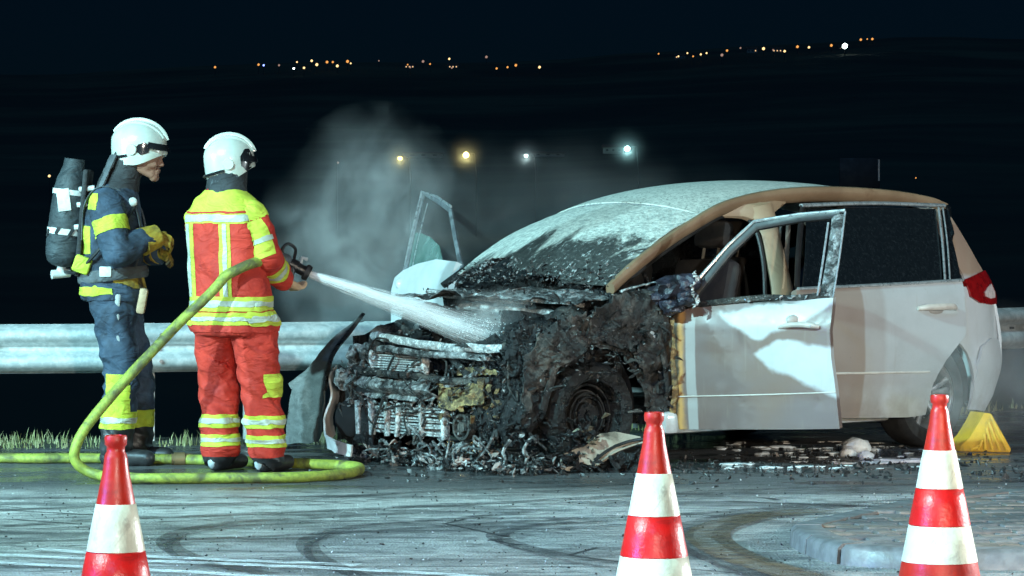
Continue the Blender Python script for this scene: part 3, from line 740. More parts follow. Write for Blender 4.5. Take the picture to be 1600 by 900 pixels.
# far side: panel, windows, closed rear door
FAR = [(2.62, .25), (3.38, .25), (3.45, .5), (3.62, .68), (3.9, .72), (4.12, .58), (4.18, .3), (4.62, .32), (4.66, .9), (4.6, 1.0), (2.62, .96)]
link('side_panel', mirror(sheet(FAR, .12, onside(0), .02)), M_paint, car)
link('side_glass', mirror(sheet([(2.66, .965), (4.3, .99), (4.2, 1.42), (2.66, 1.50)], .12, onside(-.02), .005)), M_tint, car)

# near rear quarter: D pillar + flank round the wheel arch + tail
def S(px, py, off=0.0): return side(px, py, off)
WR = (3.78, .335)
arc = [(WR[0] + .37 * math.cos(t), WR[1] + .37 * math.sin(t)) for t in [R(x) for x in range(-18, 181, 12)]]
quarter = [(4.42, .24), (4.48, .40), (4.50, .62), (4.48, .80), (4.46, .92)] + [(4.42, 1.05), (4.36, 1.16), (4.31, 1.30), (4.26, 1.44), (4.2, 1.50), (4.02, 1.47), (4.08, 1.22), (4.13, 1.0), (3.4, .98), (3.38, .45)]
outl = quarter[:] + arc[::-1]
def qmap(a, z):
    w = half(a, z)
    d = math.hypot(a - WR[0], z - WR[1]); w += .022 * math.exp(-((d - .38) / .05) ** 2)
    return (a, -w, z)
link('rear_quarter', sheet(outl, .06, qmap, .02), M_paint, car)
# quarter glass behind the door
link('quarter_glass', sheet([(3.55, .99), (4.16, 1.0), (4.11, 1.22), (4.06, 1.46), (3.55, 1.50)], .1, onside(-.015), .005), M_tint, car)
# tailgate skin closes the tail
TG = [(.3, 4.56), (.45, 4.62), (.62, 4.63), (.8, 4.60), (1.0, 4.55), (1.2, 4.46), (1.35, 4.39), (1.5, 4.30)]
def tg_fn(b, z):
    a = interp(TG, z); w = {True: 1, False: 1}[True]; hw = half(4.46, z) / .6
    y = b * hw
    return (a - .14 * (abs(b) / .6) ** 3 + .01, -y, z)
link('tailgate', sheet([(-.6, .28), (.6, .28), (.6, 1.5), (-.6, 1.5)], .1, tg_fn, .02), M_paint, car)
# bumper corner
def bump_fn(a, z): return (a, -(half(a, z) + .028 * math.exp(-((z - .52) / .16) ** 2) + .006), z)
link('rear_bumper', sheet([(4.17, .22), (4.36, .20), (4.47, .30), (4.53, .45), (4.54, .58), (4.47, .66), (4.36, .67), (4.22, .62), (4.16, .50)], .05, bump_fn, .02), M_paint, car)
# tail lamp: red shell with a clear centre
M_red = mat('tail_red', (.26, .006, .007), (.16, .004, .005), 20, rough=.12, coat=.6)
M_clear = mat('lamp_clear', (.62, .52, .5), (.5, .42, .4), 25, rough=.2, coat=.5)
tl = [(4.10, 1.045), (4.2, 1.065), (4.31, 1.085), (4.41, 1.10), (4.45, 1.03), (4.485, .93), (4.48, .885), (4.38, .88), (4.22, .895), (4.12, .935)]
lamp_o = link('tail_lamp', sheet(tl, .04, onside(.014), .03), M_red, car)
link('clear_lens', sheet([(4.29, .965), (4.35, .995), (4.42, 1.015), (4.445, .96), (4.44, .925), (4.36, .92), (4.30, .935)], .03, onside(.022), .02), M_clear, lamp_o)

# ---- wheels
def wheel(c, burnt, s=-1):
    r = .325; o = empty('wheel', (0, 0, 0)); o.parent = car; o.location = c
    bm = bmesh.new(); prof = [(.215, -.10), (.25, -.115), (.295, -.112), (.318, -.085), (.325, -.05), (.325, .05), (.318, .085), (.295, .112), (.25, .115), (.215, .10)]
    rows = lathe(bm, prof, 48)
    if burnt:
        for v in bm.verts:
            k = fbm(v.co, 6); v.co.x *= 1 - .09 * max(0, k) ; v.co.y *= 1 - .09 * max(0, k); v.co.z += .02 * k
    for v in bm.verts: v.co = Vector((v.co.x, v.co.z, v.co.y))
    bmesh.ops.recalc_face_normals(bm, faces=bm.faces[:])
    link('tyre', bm, M_burnt_tyre if burnt else M_rubber, o)
    bm = bmesh.new(); lathe(bm, [(.222, .105), (.226, .085), (.212, .08), (.20, .055), (.192, -.02), (.19, -.1)], 40)
    lathe(bm, [(.0, .07), (.03, .07), (.034, .055), (.075, .05), (.08, .03)], 24)
    for rr_, hh in ((.17, .045), (.125, .05), (.10, .06)):
        if burnt: lathe(bm, [(rr_, hh - .02), (rr_ + .004, hh), (rr_ + .014, hh), (rr_ + .018, hh - .02)], 40)
    for k in range(0 if burnt else 5):
        t = 2 * math.pi * k / 5 + .3
        for dt in (-.16, .16):
            q = [(math.cos(t + dt * .6) * .06, math.sin(t + dt * .6) * .06, .05), (math.cos(t + dt) * .13, math.sin(t + dt) * .13, .065), (math.cos(t + dt) * .205, math.sin(t + dt) * .205, .068)]
            tube(bm, q, [.02, .017, .02], 8, squash=(1, .7), up=(0, 0, 1))
    for v in bm.verts: v.co = Vector((v.co.x, v.co.z * s, v.co.y))
    bmesh.ops.recalc_face_normals(bm, faces=bm.faces[:])
    link('rim', bm, M_burnt_tyre if burnt else mat('alloy_rim', (.42, .43, .44), (.3, .3, .31), 15, rough=.35, metal=.6, dirt=(.08, .07, .06), dsc=8), o)
    bm = bmesh.new(); lathe(bm, [(.0, 0.0), (.15, .0), (.15, .02), (.0, .02)], 32)
    for v in bm.verts: v.co = Vector((v.co.x, v.co.z * s, v.co.y))
    bmesh.ops.recalc_face_normals(bm, faces=bm.faces[:]); link('brake_disc', bm, M_soot, o)
    return o
wheel((.93, -.73, .30), True); wheel((.93, .79, .30), True, 1); wheel((3.78, -.79, .325), False); wheel((3.78, .79, .325), False, 1)
# wheel housings
for a in (.93, 3.78):
    for s in (-1, 1):
        bm = bmesh.new(); bm2 = []
        rows = []
        for k in range(17):
            t = R(-10 + 200 * k / 16); x, z = a + .386 * math.cos(t), .335 + .386 * math.sin(t)
            rows.append([bm.verts.new((x, s * y, z)) for y in (.872 if a > 2 else .76, .50)])
        for p, q in zip(rows, rows[1:]): bm.faces.new((p[0], p[1], q[1], q[0]))
        bm.faces.new([r_[1] for r_ in rows]); bm.normal_update()
        link('wheel_housing', bm, M_slot, car, smooth=False)

# ---- rear door, slid open: stands proud of the flank and a little back
RO = .115
def D(px, py): return S(px, py, RO)
door_r = [D(1244, 452), D(1303, 448), D(1400, 443), D(1503, 436.5), D(1507, 470), D(1509, 505), D(1507, 524), D(1494, 540), D(1477, 562), D(1464, 585), D(1456, 607), D(1451, 628), D(1446, 648), D(1420, 652), D(1300, 654), D(1256, 655), D(1246, 600), D(1240, 520)]
def rd_bulge(a, z): return .012 * math.exp(-((z - .62) / .22) ** 2) - .012 * math.exp(-((z - .40) / .02) ** 2)
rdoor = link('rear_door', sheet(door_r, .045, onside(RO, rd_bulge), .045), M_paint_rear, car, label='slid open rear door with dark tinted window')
wo = [D(1253, 319), D(1360, 317), D(1476, 320), D(1490, 376), D(1504, 437), D(1400, 444), D(1247, 453)]
frame_hole = None
link('door_window', sheet([D(1262, 327), D(1360, 324), D(1464, 326), D(1470, 380), D(1474, 438), D(1400, 442), D(1256, 450)], .06, onside(RO - .012), .006), M_tint, rdoor)
def strip(pts, w, t, m, name, parent, off, out=.0):
    bm = bmesh.new(); q = [Vector(onside(off)(*D(*p))) for p in pts]
    tube(bm, catmull(q, 5), w, 8, squash=(1, t), up=(0, -.4, .9) if abs(pts[0][0] - pts[-1][0]) > 60 else (.2, -1, 0)); return link(name, bm, m, parent)
strip([(1251, 321), (1360, 317.5), (1475, 321)], .016, .7, M_chrome, 'window_trim', rdoor, RO + .004)
strip([(1246, 451), (1400, 443.5), (1503, 437.5)], .012, .7, M_chrome, 'window_trim', rdoor, RO + .006)
strip([(1466, 325), (1472, 380), (1476, 437)], .010, .8, M_chrome, 'window_trim', rdoor, RO + .004)
strip([(1473, 325), (1480, 380), (1484, 436)], .007, .8, M_chrome, 'window_trim', rdoor, RO + .002)
link('corner_glass', sheet([D(1484, 326), D(1478, 322), D(1490, 376), D(1503, 435), D(1486, 437), D(1481, 380), D(1474, 326)], .05, onside(RO - .008), .02), M_tint, rdoor)
strip([(1256, 325), (1250, 385), (1247, 450)], .03, .4, M_black, 'window_post', rdoor, RO - .01)
def handle_at(pts, w, parent, fn, m, name='door_handle'):
    bm = bmesh.new(); tube(bm, catmull([fn(*p) for p in pts], 5), w, 10, squash=(1, .8), up=(0, 0, 1)); return link(name, bm, m, parent)
M_hand = mat('handle_paint', (.52, .48, .43), (.45, .4, .36), 10, rough=.35, coat=.3)
ha = [D(x, y) for x, y in ((1432, 482), (1445, 480), (1465, 479), (1483, 479), (1492, 482))]
bm = bmesh.new(); tube(bm, catmull([onside(RO + o)(*p) for p, o in zip(ha, (.012, .032, .04, .034, .012))], 5), [.014, .02, .022, .02, .014], 10, squash=(.75, 1.0), up=(0, 0, 1)); link('door_handle', bm, M_hand, rdoor)
bm = bmesh.new(); a0, z0 = D(1462, 485); blob(bm, onside(RO + .002)(a0, z0), (.075, .008, .03), 2, 2, 0); link('handle_cup', bm, mat('cup_shade', (.28, .26, .24), None, rough=.5), rdoor)
bm = bmesh.new(); tube(bm, [onside(RO + .012)(*D(x, y)) for x, y in ((1258, 584), (1350, 583), (1450, 581))], .007, 8, squash=(.7, 1)); link('rubbing_strip', bm, M_hand, rdoor)

# ---- front left door, swung wide open
HG = Vector((1.50, -.93, 0)); dang = R(-25 - 42)                       # door direction in car axes
du = Vector((math.cos(dang), math.sin(dang), 0)); dn = Vector((du.y, -du.x, 0))    # dn points to the outside of the door
dn = -dn if dn.dot(Vector((-.6, -.7, 0))) < 0 else dn
def dpt(u, z, t=0.0):
    lean = .28 * (max(0, z - .95) / .6) ** 1.1 if z > .95 else .04 * ((.68 - z) / .5) ** 2
    return HG + du * u + Vector((0, 0, z)) + dn * (t - lean)
c2w = lambda p: Vector((CO.x + p.x * cc - p.y * cs, CO.y + p.x * cs + p.y * cc, p.z))
def dpix(px, py):
    """photograph pixel -> (u, z) in the plane of the open door"""
    u, z = .5, .8
    for _ in range(25):
        p = c2w(dpt(u, z)); q = c2w(dpt(u + .01, z)); ppx = 800 + p.x * F / p.y; qpx = 800 + q.x * F / q.y
        u += .7 * (px - ppx) / ((qpx - ppx) / .01); z += .7 * ((H - (py - HZ) * p.y / F) - z)
    return u, z
DP = lambda *l: [dpix(*p) for p in l]
fd_out = DP((1040, 520), (1046, 500), (1060, 488), (1082, 480), (1130, 476), (1220, 470), (1302, 465), (1300, 490), (1298, 520), (1300, 560), (1305, 600), (1309, 640), (1312, 670), (1240, 671), (1140, 671), (1060, 671), (1047, 668), (1041, 640), (1037, 590))
M_fd = None
def door_paint():
    m, nt, p = nmat('front_door_paint'); n = N(nt); x, y, z = n.sep()
    # u = distance along the door from its hinge
    u = n.math('ADD', n.math('MULTIPLY', n.math('SUBTRACT', x, HG.x), du.x), n.math('MULTIPLY', n.math('SUBTRACT', y, HG.y), du.y))
    base = n.mix(n.ramp(n.noise(4, 5, .6), .4, .7), (.46, .47, .47), (.40, .41, .41))
    w = n.math('MULTIPLY', n.math('SUBTRACT', n.noise(3.5, 4, .55), .5), .14)
    zz = n.math('ADD', z, w)
    def line(z0, slope, u0, up):                 # soft half plane z > z0 + slope (u - u0) in the plane of the door
        d = n.math('SUBTRACT', n.math('SUBTRACT', zz, z0), n.math('MULTIPLY', n.math('SUBTRACT', u, u0), slope))
        return n.ramp(d, -.018, .018) if up else n.ramp(d, .018, -.018)
    def allof(*l):
        r = l[0]
        for k in l[1:]: r = n.math('MULTIPLY', r, k)
        return r
    # brown shade with two patches of cold light painted in, and a pale strip at the hinge edge
    litA = allof(line(.885, .21, .26, False), line(.873, -.576, .26, True), line(.729, .49, .51, True))
    litB = allof(line(.66, .39, .485, False), line(.725, -.09, .67, False), line(.646, -1.07, .485, True), line(.566, -.40, .56, True))
    litC = n.math('MULTIPLY', n.ramp(n.math('ABSOLUTE', n.math('SUBTRACT', n.math('ADD', u, n.math('MULTIPLY', w, .2)), .085)), .035, .025), n.ramp(z, .9, .8))
    lit_mask = n.math('MAXIMUM', n.math('MAXIMUM', litA, litB), n.math('MULTIPLY', litC, .6))
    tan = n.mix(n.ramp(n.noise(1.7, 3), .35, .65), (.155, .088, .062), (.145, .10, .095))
    base = n.mix(n.math('MULTIPLY', n.math('SUBTRACT', 1, lit_mask), .93), base, tan)
    run = n.ramp(n.noise(5, 4, .6, co=n.map((6, 6, .35))), .56, .78); base = n.mix(n.math('MULTIPLY', run, .22), base, (.30, .25, .2))
    sp = n.ramp(n.noise(60, 4, .7), .68, .75); base = n.mix(n.math('MULTIPLY', sp, .6), base, (.08, .07, .06))
    e = n.math('ADD', u, n.math('MULTIPLY', n.math('SUBTRACT', n.noise(7, 5, .65), .5), .07))
    base = n.mix(n.ramp(e, .055, .02), base, (.50, .27, .09)); base = n.mix(n.ramp(e, .02, -.005), base, (.05, .035, .02))
    top = n.math('MULTIPLY', n.ramp(n.math('ADD', z, n.math('MULTIPLY', n.noise(12, 5, .7), .06)), .955, .985), n.ramp(u, .85, .55)); base = n.mix(top, base, (.03, .025, .02))
    n.set(p.inputs['Base Color'], base); n.set(p.inputs['Roughness'], n.ramp(n.noise(8, 4), .35, .7, .3, .5)); p.inputs['Coat Weight'].default_value = .8; p.inputs['Coat Roughness'].default_value = .08
    n.set(p.inputs['Normal'], n.bump(n.noise(50, 3), .08, .003)); return m
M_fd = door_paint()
def fd_fn(u, z):
    t = .012 * math.exp(-((z - .66) / .2) ** 2) - .010 * math.exp(-((z - .385) / .012) ** 2) + .010 * math.exp(-((z - .80) / .05) ** 2)
    return dpt(u, z, t)
fdoor = link('front_door', sheet(fd_out, .04, fd_fn, .05), M_fd, car, label='wide open front door with sooty paint, painted-in shade and a missing window')
def dstrip(name, pts, w, m, sq=(1, .6), t=0.0, parent=fdoor, up=None, n=5):
    bm = bmesh.new(); q = [dpt(*dpix(*p), t) for p in pts]; tube(bm, catmull(q, n) if n else q, w, 8, squash=sq, up=up or tuple(dn)); return link(name, bm, m, parent)
# window frame: front slope + top + rear post, dark inner channel and bright outer lip
dstrip('window_frame', [(1084, 462), (1140, 394), (1182, 354), (1250, 341), (1312, 335)], .030, M_black, (.9, .6), n=0)
dstrip('window_frame', [(1311, 336), (1303, 400), (1291, 464)], .046, M_ashm, (.9, .35), n=0)
dstrip('frame_lip', [(1088, 442), (1140, 383), (1180, 346), (1250, 335), (1322, 329)], .013, M_chrome, (.8, .8), .018, n=0)
dstrip('frame_lip', [(1296, 348), (1288, 405), (1279, 462)], .008, M_chrome, (.8, .8), .02, n=0)
dstrip('frame_lip', [(1322, 330), (1313, 400), (1303, 464)], .007, M_chrome, (.8, .8), .012, n=0)
dstrip('melted_seal', [(1092, 476), (1140, 470), (1200, 465), (1240, 466), (1296, 461)], .018, M_soot, (1, .7), .0)
bm = bmesh.new(); rg = random.Random(5)
for k in range(26):
    px = rg.uniform(1150, 1296); u, z = dpix(px, 474 - (px - 1100) * .055 - rg.uniform(0, 6)); shard(bm, dpt(u, z, rg.uniform(-.01, .02)), rg.uniform(.01, .024), rg, .2)
link('broken_glass', bm, M_chrome, fdoor, smooth=False, kind='stuff')
hp = DP((1218, 512), (1235, 508), (1255, 507), (1272, 509), (1281, 511))
bm = bmesh.new(); tube(bm, catmull([dpt(u, z, o) for (u, z), o in zip(hp, (.012, .035, .045, .04, .02))], 5), [.012, .019, .021, .02, .014], 10, squash=(1, .8), up=(0, 0, 1)); h1 = link('door_handle', bm, M_hand, fdoor)
bm = bmesh.new(); u, z = dpix(1272, 509); blob(bm, dpt(u, z, .06), (.008, .008, .008), 0, 1, 0); link('lock_barrel', bm, M_chrome, h1)
bm = bmesh.new(); u, z = dpix(1240, 500); blob(bm, dpt(u, z, .010), (.05, .03, .03), 2, 2, 0); link('handle_cup', bm, mat('cup_shade2', (.4, .36, .33), None, rough=.5), fdoor)
dstrip('panel_crease', [(1045, 620), (1180, 617), (1306, 613)], .004, M_hand, (1, 1), .004)
# melted door mirror
M_mirb = mat('melted_mirror', (.012, .012, .016), (.04, .04, .06), 9, rough=.2, rough2=.5, bump=.8, bsc=30, bd=.02)
bm = bmesh.new()
for (px, py, s, t) in ((1062, 450, .10, .10), (1084, 442, .075, .10), (1040, 462, .085, .06), (1015, 472, .075, .03), (1086, 464, .06, .11), (1060, 478, .07, .09)):
    u, z = dpix(px, py); blob(bm, dpt(u, z, t), (s * 1.1, s * .9, s * .75), px, 3, .35, 2.2)
link('melted_mirror', bm, M_mirb, fdoor)
bm = bmesh.new(); rg = random.Random(15)
for k in range(22):
    t = k / 21; u, z = dpix(1098 + 5 * math.sin(t * 9), 425 + 52 * t); shard(bm, dpt(u, z, .13 + .02 * math.sin(k)), rg.uniform(.012, .024), rg, .3)
link('mirror_shell_rim', bm, M_alu, fdoor, smooth=False, kind='stuff')

# ---- far front door, also open, seen past the windscreen
HF = Vector((1.50, .93, 0)); fa = R(69); fu = Vector((math.cos(fa), math.sin(fa), 0)); fn_ = Vector((-fu.y, fu.x, 0))
def fpt(u, z, t=0.0): return HF + fu * u + Vector((0, 0, z)) + fn_ * (t - (.28 * (max(0, z - .95) / .6) ** 1.1))
def fpix(px, py, t=0.0):
    u, z = .6, 1.0
    for _ in range(40):
        p = c2w(fpt(u, z, t)); q = c2w(fpt(u + .01, z, t)); ppx = 800 + p.x * F / p.y; qpx = 800 + q.x * F / q.y
        u += .5 * (px - ppx) / ((qpx - ppx) / .01); z += .5 * ((H - (py - HZ) * p.y / F) - z)
    return u, z
M_paint_far = mat('clean_white_paint', (.62, .63, .63), (.54, .55, .55), 4, rough=.35, coat=.4, dirt=(.25, .24, .22), dsc=6, dlo=.66, dhi=.8)
ptop = [fpix(*p) for p in ((622, 456), (627, 438), (640, 427), (662, 417), (692, 410), (724, 414))]
far = link('front_door', sheet([(ptop[-1][0], .3), (ptop[0][0], .26)] + ptop, .08, lambda u, z: fpt(u, z), .05), M_paint_far, car, label='far front door standing open behind the windscreen')
M_frame = mat('door_frame_grey', (.20, .22, .23), (.10, .11, .12), 14, rough=.3, rough2=.5, bump=.2, dirt=(.05, .05, .05), dsc=9)
def fstrip(name, pts, w, m, t=0.0, sq=(1, .7)):
    bm = bmesh.new(); tube(bm, [fpt(*fpix(*p, t), t) for p in pts], w, 8, squash=sq, up=tuple(fn_)); return link(name, bm, m, far)
fstrip('window_frame', [(633, 432), (645, 372), (661, 303), (684, 313), (704, 328), (710, 362), (717, 400), (724, 430)], .024, M_frame)
fstrip('frame_lip', [(628, 436), (642, 370), (659, 299), (684, 308), (705, 323)], .010, M_chrome, .02)
fstrip('frame_lip', [(643, 425), (654, 372), (668, 318)], .006, M_chrome, .0)
M_gg, gnt, gp = nmat('green_glass'); gn = N(gnt); gn.set(gp.inputs['Base Color'], gn.mix(gn.ramp(gn.noise(9, 5, .6), .4, .65), (.09, .19, .16), (.2, .3, .27))); gp.inputs['Roughness'].default_value = .12
gn.set(gp.inputs['Alpha'], gn.ramp(gn.noise(7, 5, .6), .3, .7, .55, .8))
link('broken_window', sheet([fpix(*p) for p in ((637, 432), (648, 364), (658, 365), (672, 371), (686, 384), (689, 398), (694, 416), (662, 426))], .06, lambda u, z: fpt(u, z, -.005), .005), M_gg, far)
bm = bmesh.new(); u, z = fpix(634, 444); blob(bm, fpt(u, z, .02), (.055, .05, .045), 6, 3, .12); link('door_mirror', bm, M_paint_far, far)

# ---- cabin
def seat(a, b):
    o = empty('seat'); o.parent = car; o.location = (a, -b, 0)
    bm = bmesh.new(); box(bm, (0, 0, .50), (.5, .5, .16), bevel=.06); link('cushion', bm, M_cloth, o)
    bm = bmesh.new(); box(bm, (.30, 0, .86), (.15, .48, .66), Matrix.Rotation(R(14), 3, 'Y'), bevel=.06); link('backrest', bm, M_cloth, o)
    bm = bmesh.new(); box(bm, (.41, 0, 1.33), (.10, .27, .17), Matrix.Rotation(R(10), 3, 'Y'), bevel=.04); link('headrest', bm, M_cloth, o)
    bm = bmesh.new()
    for s in (-1, 1): tube(bm, [(.37, s * .06, 1.15), (.395, s * .06, 1.27)], .010, 8)
    link('headrest_posts', bm, M_belt, o); return o
seat(1.95, .38); seat(1.95, -.38); seat(2.95, .42); seat(2.95, 0); seat(2.95, -.42)
for (p, w) in (([(2.66, -.72, 1.40), (2.66, -.70, 1.1), (2.7, -.66, .8)], .02), ([(2.60, -.715, 1.38), (2.58, -.69, 1.1), (2.56, -.7, .85)], .012)):
    bm = bmesh.new(); tube(bm, catmull(p, 5), w, 6, squash=(1, .2), up=(0, 1, 0)); link('seat_belt', bm, M_belt, car)
bm = bmesh.new(); blob(bm, (1.32, .0, .98), (.17, .66, .10), 4, 4, .3, 3); blob(bm, (1.45, -.36, .92), (.10, .2, .12), 5, 3, .3); link('dashboard', bm, M_char, car)
bm = bmesh.new(); tube(bm, catmull([(1.62 + .05 * math.sin(t), -.38 + .17 * math.cos(t), .98 + .165 * math.sin(t)) for t in [k * math.pi / 8 for k in range(17)]], 2), .014, 8); link('steering_wheel', bm, M_char, car)

# ---- burned front end
rg = random.Random(21)
# inner structure
for s in (-1, 1):
    bm = bmesh.new()
    for k in range(3): blob(bm, (.60 + k * .22, s * (.60 + .02 * k), .62 + .05 * k), (.16, .07, .17), 10 * s + k, 3, .35, 2)
    blob(bm, (.92, s * .62, .82), (.15, .12, .10), 30 + s, 3, .3, 2.4)
    link('inner_wing', bm, M_soot, car)
bm = bmesh.new(); blob(bm, (.82, .02, .52), (.26, .40, .24), 3, 4, .30, 2.2); blob(bm, (.66, .02, .70), (.13, .15, .13), 8, 4, .35, 2.6); blob(bm, (.95, -.34, .62), (.16, .16, .18), 9, 3, .35, 2.4); blob(bm, (.72, .38, .62), (.14, .18, .14), 13, 3, .35, 2.4); blob(bm, (.6, -.36, .6), (.13, .15, .14), 19, 3, .4, 2.4)
link('engine_block', bm, M_char, car)
# bulkhead bars and scuttle
def crumple(v, amp, sc, sd=0): return v + Vector((fbm(v + Vector((sd, 0, 0)), sc), fbm(v + Vector((0, sd + 5, 0)), sc), fbm(v + Vector((0, 0, sd + 9)), sc))) * amp
bm = sheet([(.80, -.74), (1.22, -.76), (1.22, .74), (.92, .70), (.84, .3), (.80, -.2)], (.035, .04), lambda a, b: crumple(Vector((a, -b, .975 + .06 * (a - .8) - .03 * (b / .7) ** 2)), .085, 5), .006, holes=(lambda c: fbm((c.x, c.y, 0), 6) > .17 and c.x < 1.1,))
link('burnt_bonnet', bm, M_ashm, car)
for (pts, r, m) in (([(1.0, .70, .985), (.93, .3, .975), (.92, 0, .965), (.95, -.35, .95), (1.05, -.62, .93)], .018, M_alu), ([(1.0, .66, .965), (.97, .2, .95), (.98, -.25, .935)], .010, M_alu), ([(1.03, .42, .90), (1.0, .1, .895), (1.02, -.2, .88), (1.05, -.42, .875)], .024, M_alu), ([(1.06, .5, .83), (1.04, 0, .82), (1.08, -.5, .80)], .035, M_char)):
    bm = bmesh.new(); tube(bm, [crumple(p, .02, 9, 3) for p in catmull(pts, 6)], r, 8, squash=(1, .8)); link('bulkhead_bar', bm, m, car)
bm = sheet([(-.74, .25), (.74, .25), (.74, 1.0), (-.74, 1.0)], .07, lambda b, z: crumple(Vector((1.16, -b, z)), .06, 4, 7), .01); link('bulkhead', bm, M_char, car)
# rubble: rough flakes filling bay and lower front
def flakes(name, n, fn, m, smin, smax, seed, slim=(.3, .9)):
    r = random.Random(seed); bm = bmesh.new()
    for _ in range(n): shard(bm, fn(r), r.uniform(smin, smax), r, .12, 0, slim)
    return link(name, bm, m, car, smooth=False, kind='stuff')
flakes('charred_fragments', 260, lambda r: (r.uniform(.56, 1.15), r.uniform(-.72, .68), r.gauss(.66, .08)), M_char, .012, .035, 1)
flakes('ash_fragments', 260, lambda r: (r.uniform(.42, 1.2), r.uniform(-.75, .7), r.gauss(.70, .1)), M_ashm, .006, .022, 2)
def onscreen(r, s0, s1, lift):
    q = Vector(screen_fn(r.uniform(s0, s1) * (1 - .3 * r.random()), r.uniform(-.68, .70))); q.z += abs(r.gauss(0, lift)); return q
flakes('screen_shards', 420, lambda r: onscreen(r, -.06, .22, .010), M_ashm, .005, .020, 3, (.15, .6))
flakes('screen_soot', 220, lambda r: onscreen(r, -.08, .12, .014), M_char, .008, .026, 4, (.2, .7))
flakes('cowl_shards', 260, lambda r: (r.gauss(1.0, .06), r.uniform(-.68, .7), .985 + r.gauss(0, .012)), M_ashm, .005, .020, 24, (.15, .5))
# upper tie bar
bm = bmesh.new(); tube(bm, [crumple(p, .015, 8) for p in catmull([(.50, .62, .735), (.43, .45, .735), (.40, .2, .71), (.40, -.05, .695), (.42, -.3, .69), (.50, -.55, .69)], 8)], .025, 10, squash=(.8, 1)); link('upper_tie_bar', bm, M_alu, car)
bm = bmesh.new(); tube(bm, [crumple(p, .02, 8, 4) for p in catmull([(.43, .6, .675), (.37, .3, .665), (.37, 0, .645), (.42, -.5, .64)], 8)], .020, 8); link('upper_tie_bar', bm, M_ashm, car)
# coolers with single fins
def cooler(b0, b1, z0, z1, a, n, m, vert=False):
    o = empty('radiator'); o.parent = car; bm = bmesh.new()
    box(bm, (a + .03, -(b0 + b1) / 2, (z0 + z1) / 2), (.03, b1 - b0, z1 - z0)); link('core', bm, M_ashm, o, smooth=False)
    me = None
    for k in range(n):
        z = z0 + (z1 - z0) * (k + .5) / n
        if me is None:
            bm = bmesh.new(); box(bm, (0, 0, 0), (.022, b1 - b0 - .02, (z1 - z0) / n * .55)); me = bpy.data.meshes.new('fin'); bm.to_mesh(me); bm.free(); me.materials.append(m)
        f = bpy.data.objects.new('fin', me); C.objects.link(f); f.parent = o; f.location = (a + rg.gauss(0, .004), -(b0 + b1) / 2 + rg.gauss(0, .006), z); f.rotation_euler = (rg.gauss(0, .012), 0, rg.gauss(0, .01))
    for b in (b0, b1):
        bm = bmesh.new(); box(bm, (a + .01, -b, (z0 + z1) / 2), (.05, .028, z1 - z0 + .03), bevel=.006); link('end_tank', bm, M_alu, o)
    return o
cooler(-.53, -.06, .535, .66, .42, 9, M_alu)
cooler(-.60, .12, .17, .335, .42, 9, M_alu)
for (b, w) in ((-.62, .035), (-.50, .03), (-.36, .025), (-.26, .02), (-.05, .02)):
    bm = bmesh.new(); box(bm, (.395, -b, .255), (.03, w, .2), Matrix.Rotation(R(rg.uniform(-6, 6)), 3, 'X'), bevel=.005); link('upright', bm, M_alu, car)
# crash beam, buckled
def beam_fn(b, z):
    c = .34 + .10 * (b / .75) ** 2; zz = z
    t = .045 * math.exp(-((z - .455) / .03) ** 2) - .02 * math.exp(-((z - .415) / .01) ** 2)
    return crumple(Vector((c - t, -b, zz - .02 * (b + .7) / 1.4)), .022, 7, 2)
bm = sheet([(-.76, .385), (.10, .385), (.13, .42), (.10, .505), (-.2, .50), (-.75, .50)], (.03, .014), beam_fn, .006); link('crash_beam', bm, M_ashm, car)
bm = sheet([(.11, .36), (.34, .38), (.52, .40), (.52, .51), (.30, .50), (.12, .52)], (.025, .02), lambda b, z: crumple(Vector((.37, -b, z - .02)), .07, 6, 4), .008); link('crash_beam_end', bm, M_rust, car)
bm = sheet([(.26, .54), (.56, .55), (.58, .60), (.40, .605), (.27, .59)], .02, lambda b, z: crumple(Vector((.42, -b, z - .02)), .06, 8, 6), .008); link('bracket', bm, M_rust, car)
bm = bmesh.new(); tube(bm, [crumple(p, .025, 9, 8) for p in catmull([(.40, .72, .54), (.34, .4, .525), (.33, .1, .52), (.36, -.2, .50), (.44, -.5, .5)], 8)], .022, 8); link('cross_tube', bm, M_soot, car)
flakes('beam_fragments', 90, lambda r: (.33 + r.gauss(0, .03), -r.uniform(-.74, .3), .525 + r.gauss(0, .018)), M_ashm, .008, .028, 5)
flakes('grille_fragments', 150, lambda r: (.38 + r.gauss(0, .02), -r.uniform(-.7, .2), .35 + r.gauss(0, .02)), M_ashm, .008, .026, 6)
# head lamp pockets
for s, m in ((1, M_alu), (-1, M_char)):
    bm = bmesh.new(); 
    for k in range(7): blob(bm, (.50 + rg.gauss(0, .03), s * (.68 + rg.gauss(0, .05)), .62 + rg.gauss(0, .05)), (.045, .05, .045), k * 3 + s, 2, .4, 2)
    tube(bm, [(.44 + .01 * math.sin(t * 3), s * .68 + .065 * math.cos(t), .61 + .065 * math.sin(t)) for t in [k * math.pi / 8 for k in range(17)]], .014, 8)
    link('headlamp_remains', bm, M_ashm if s > 0 else M_char, car)
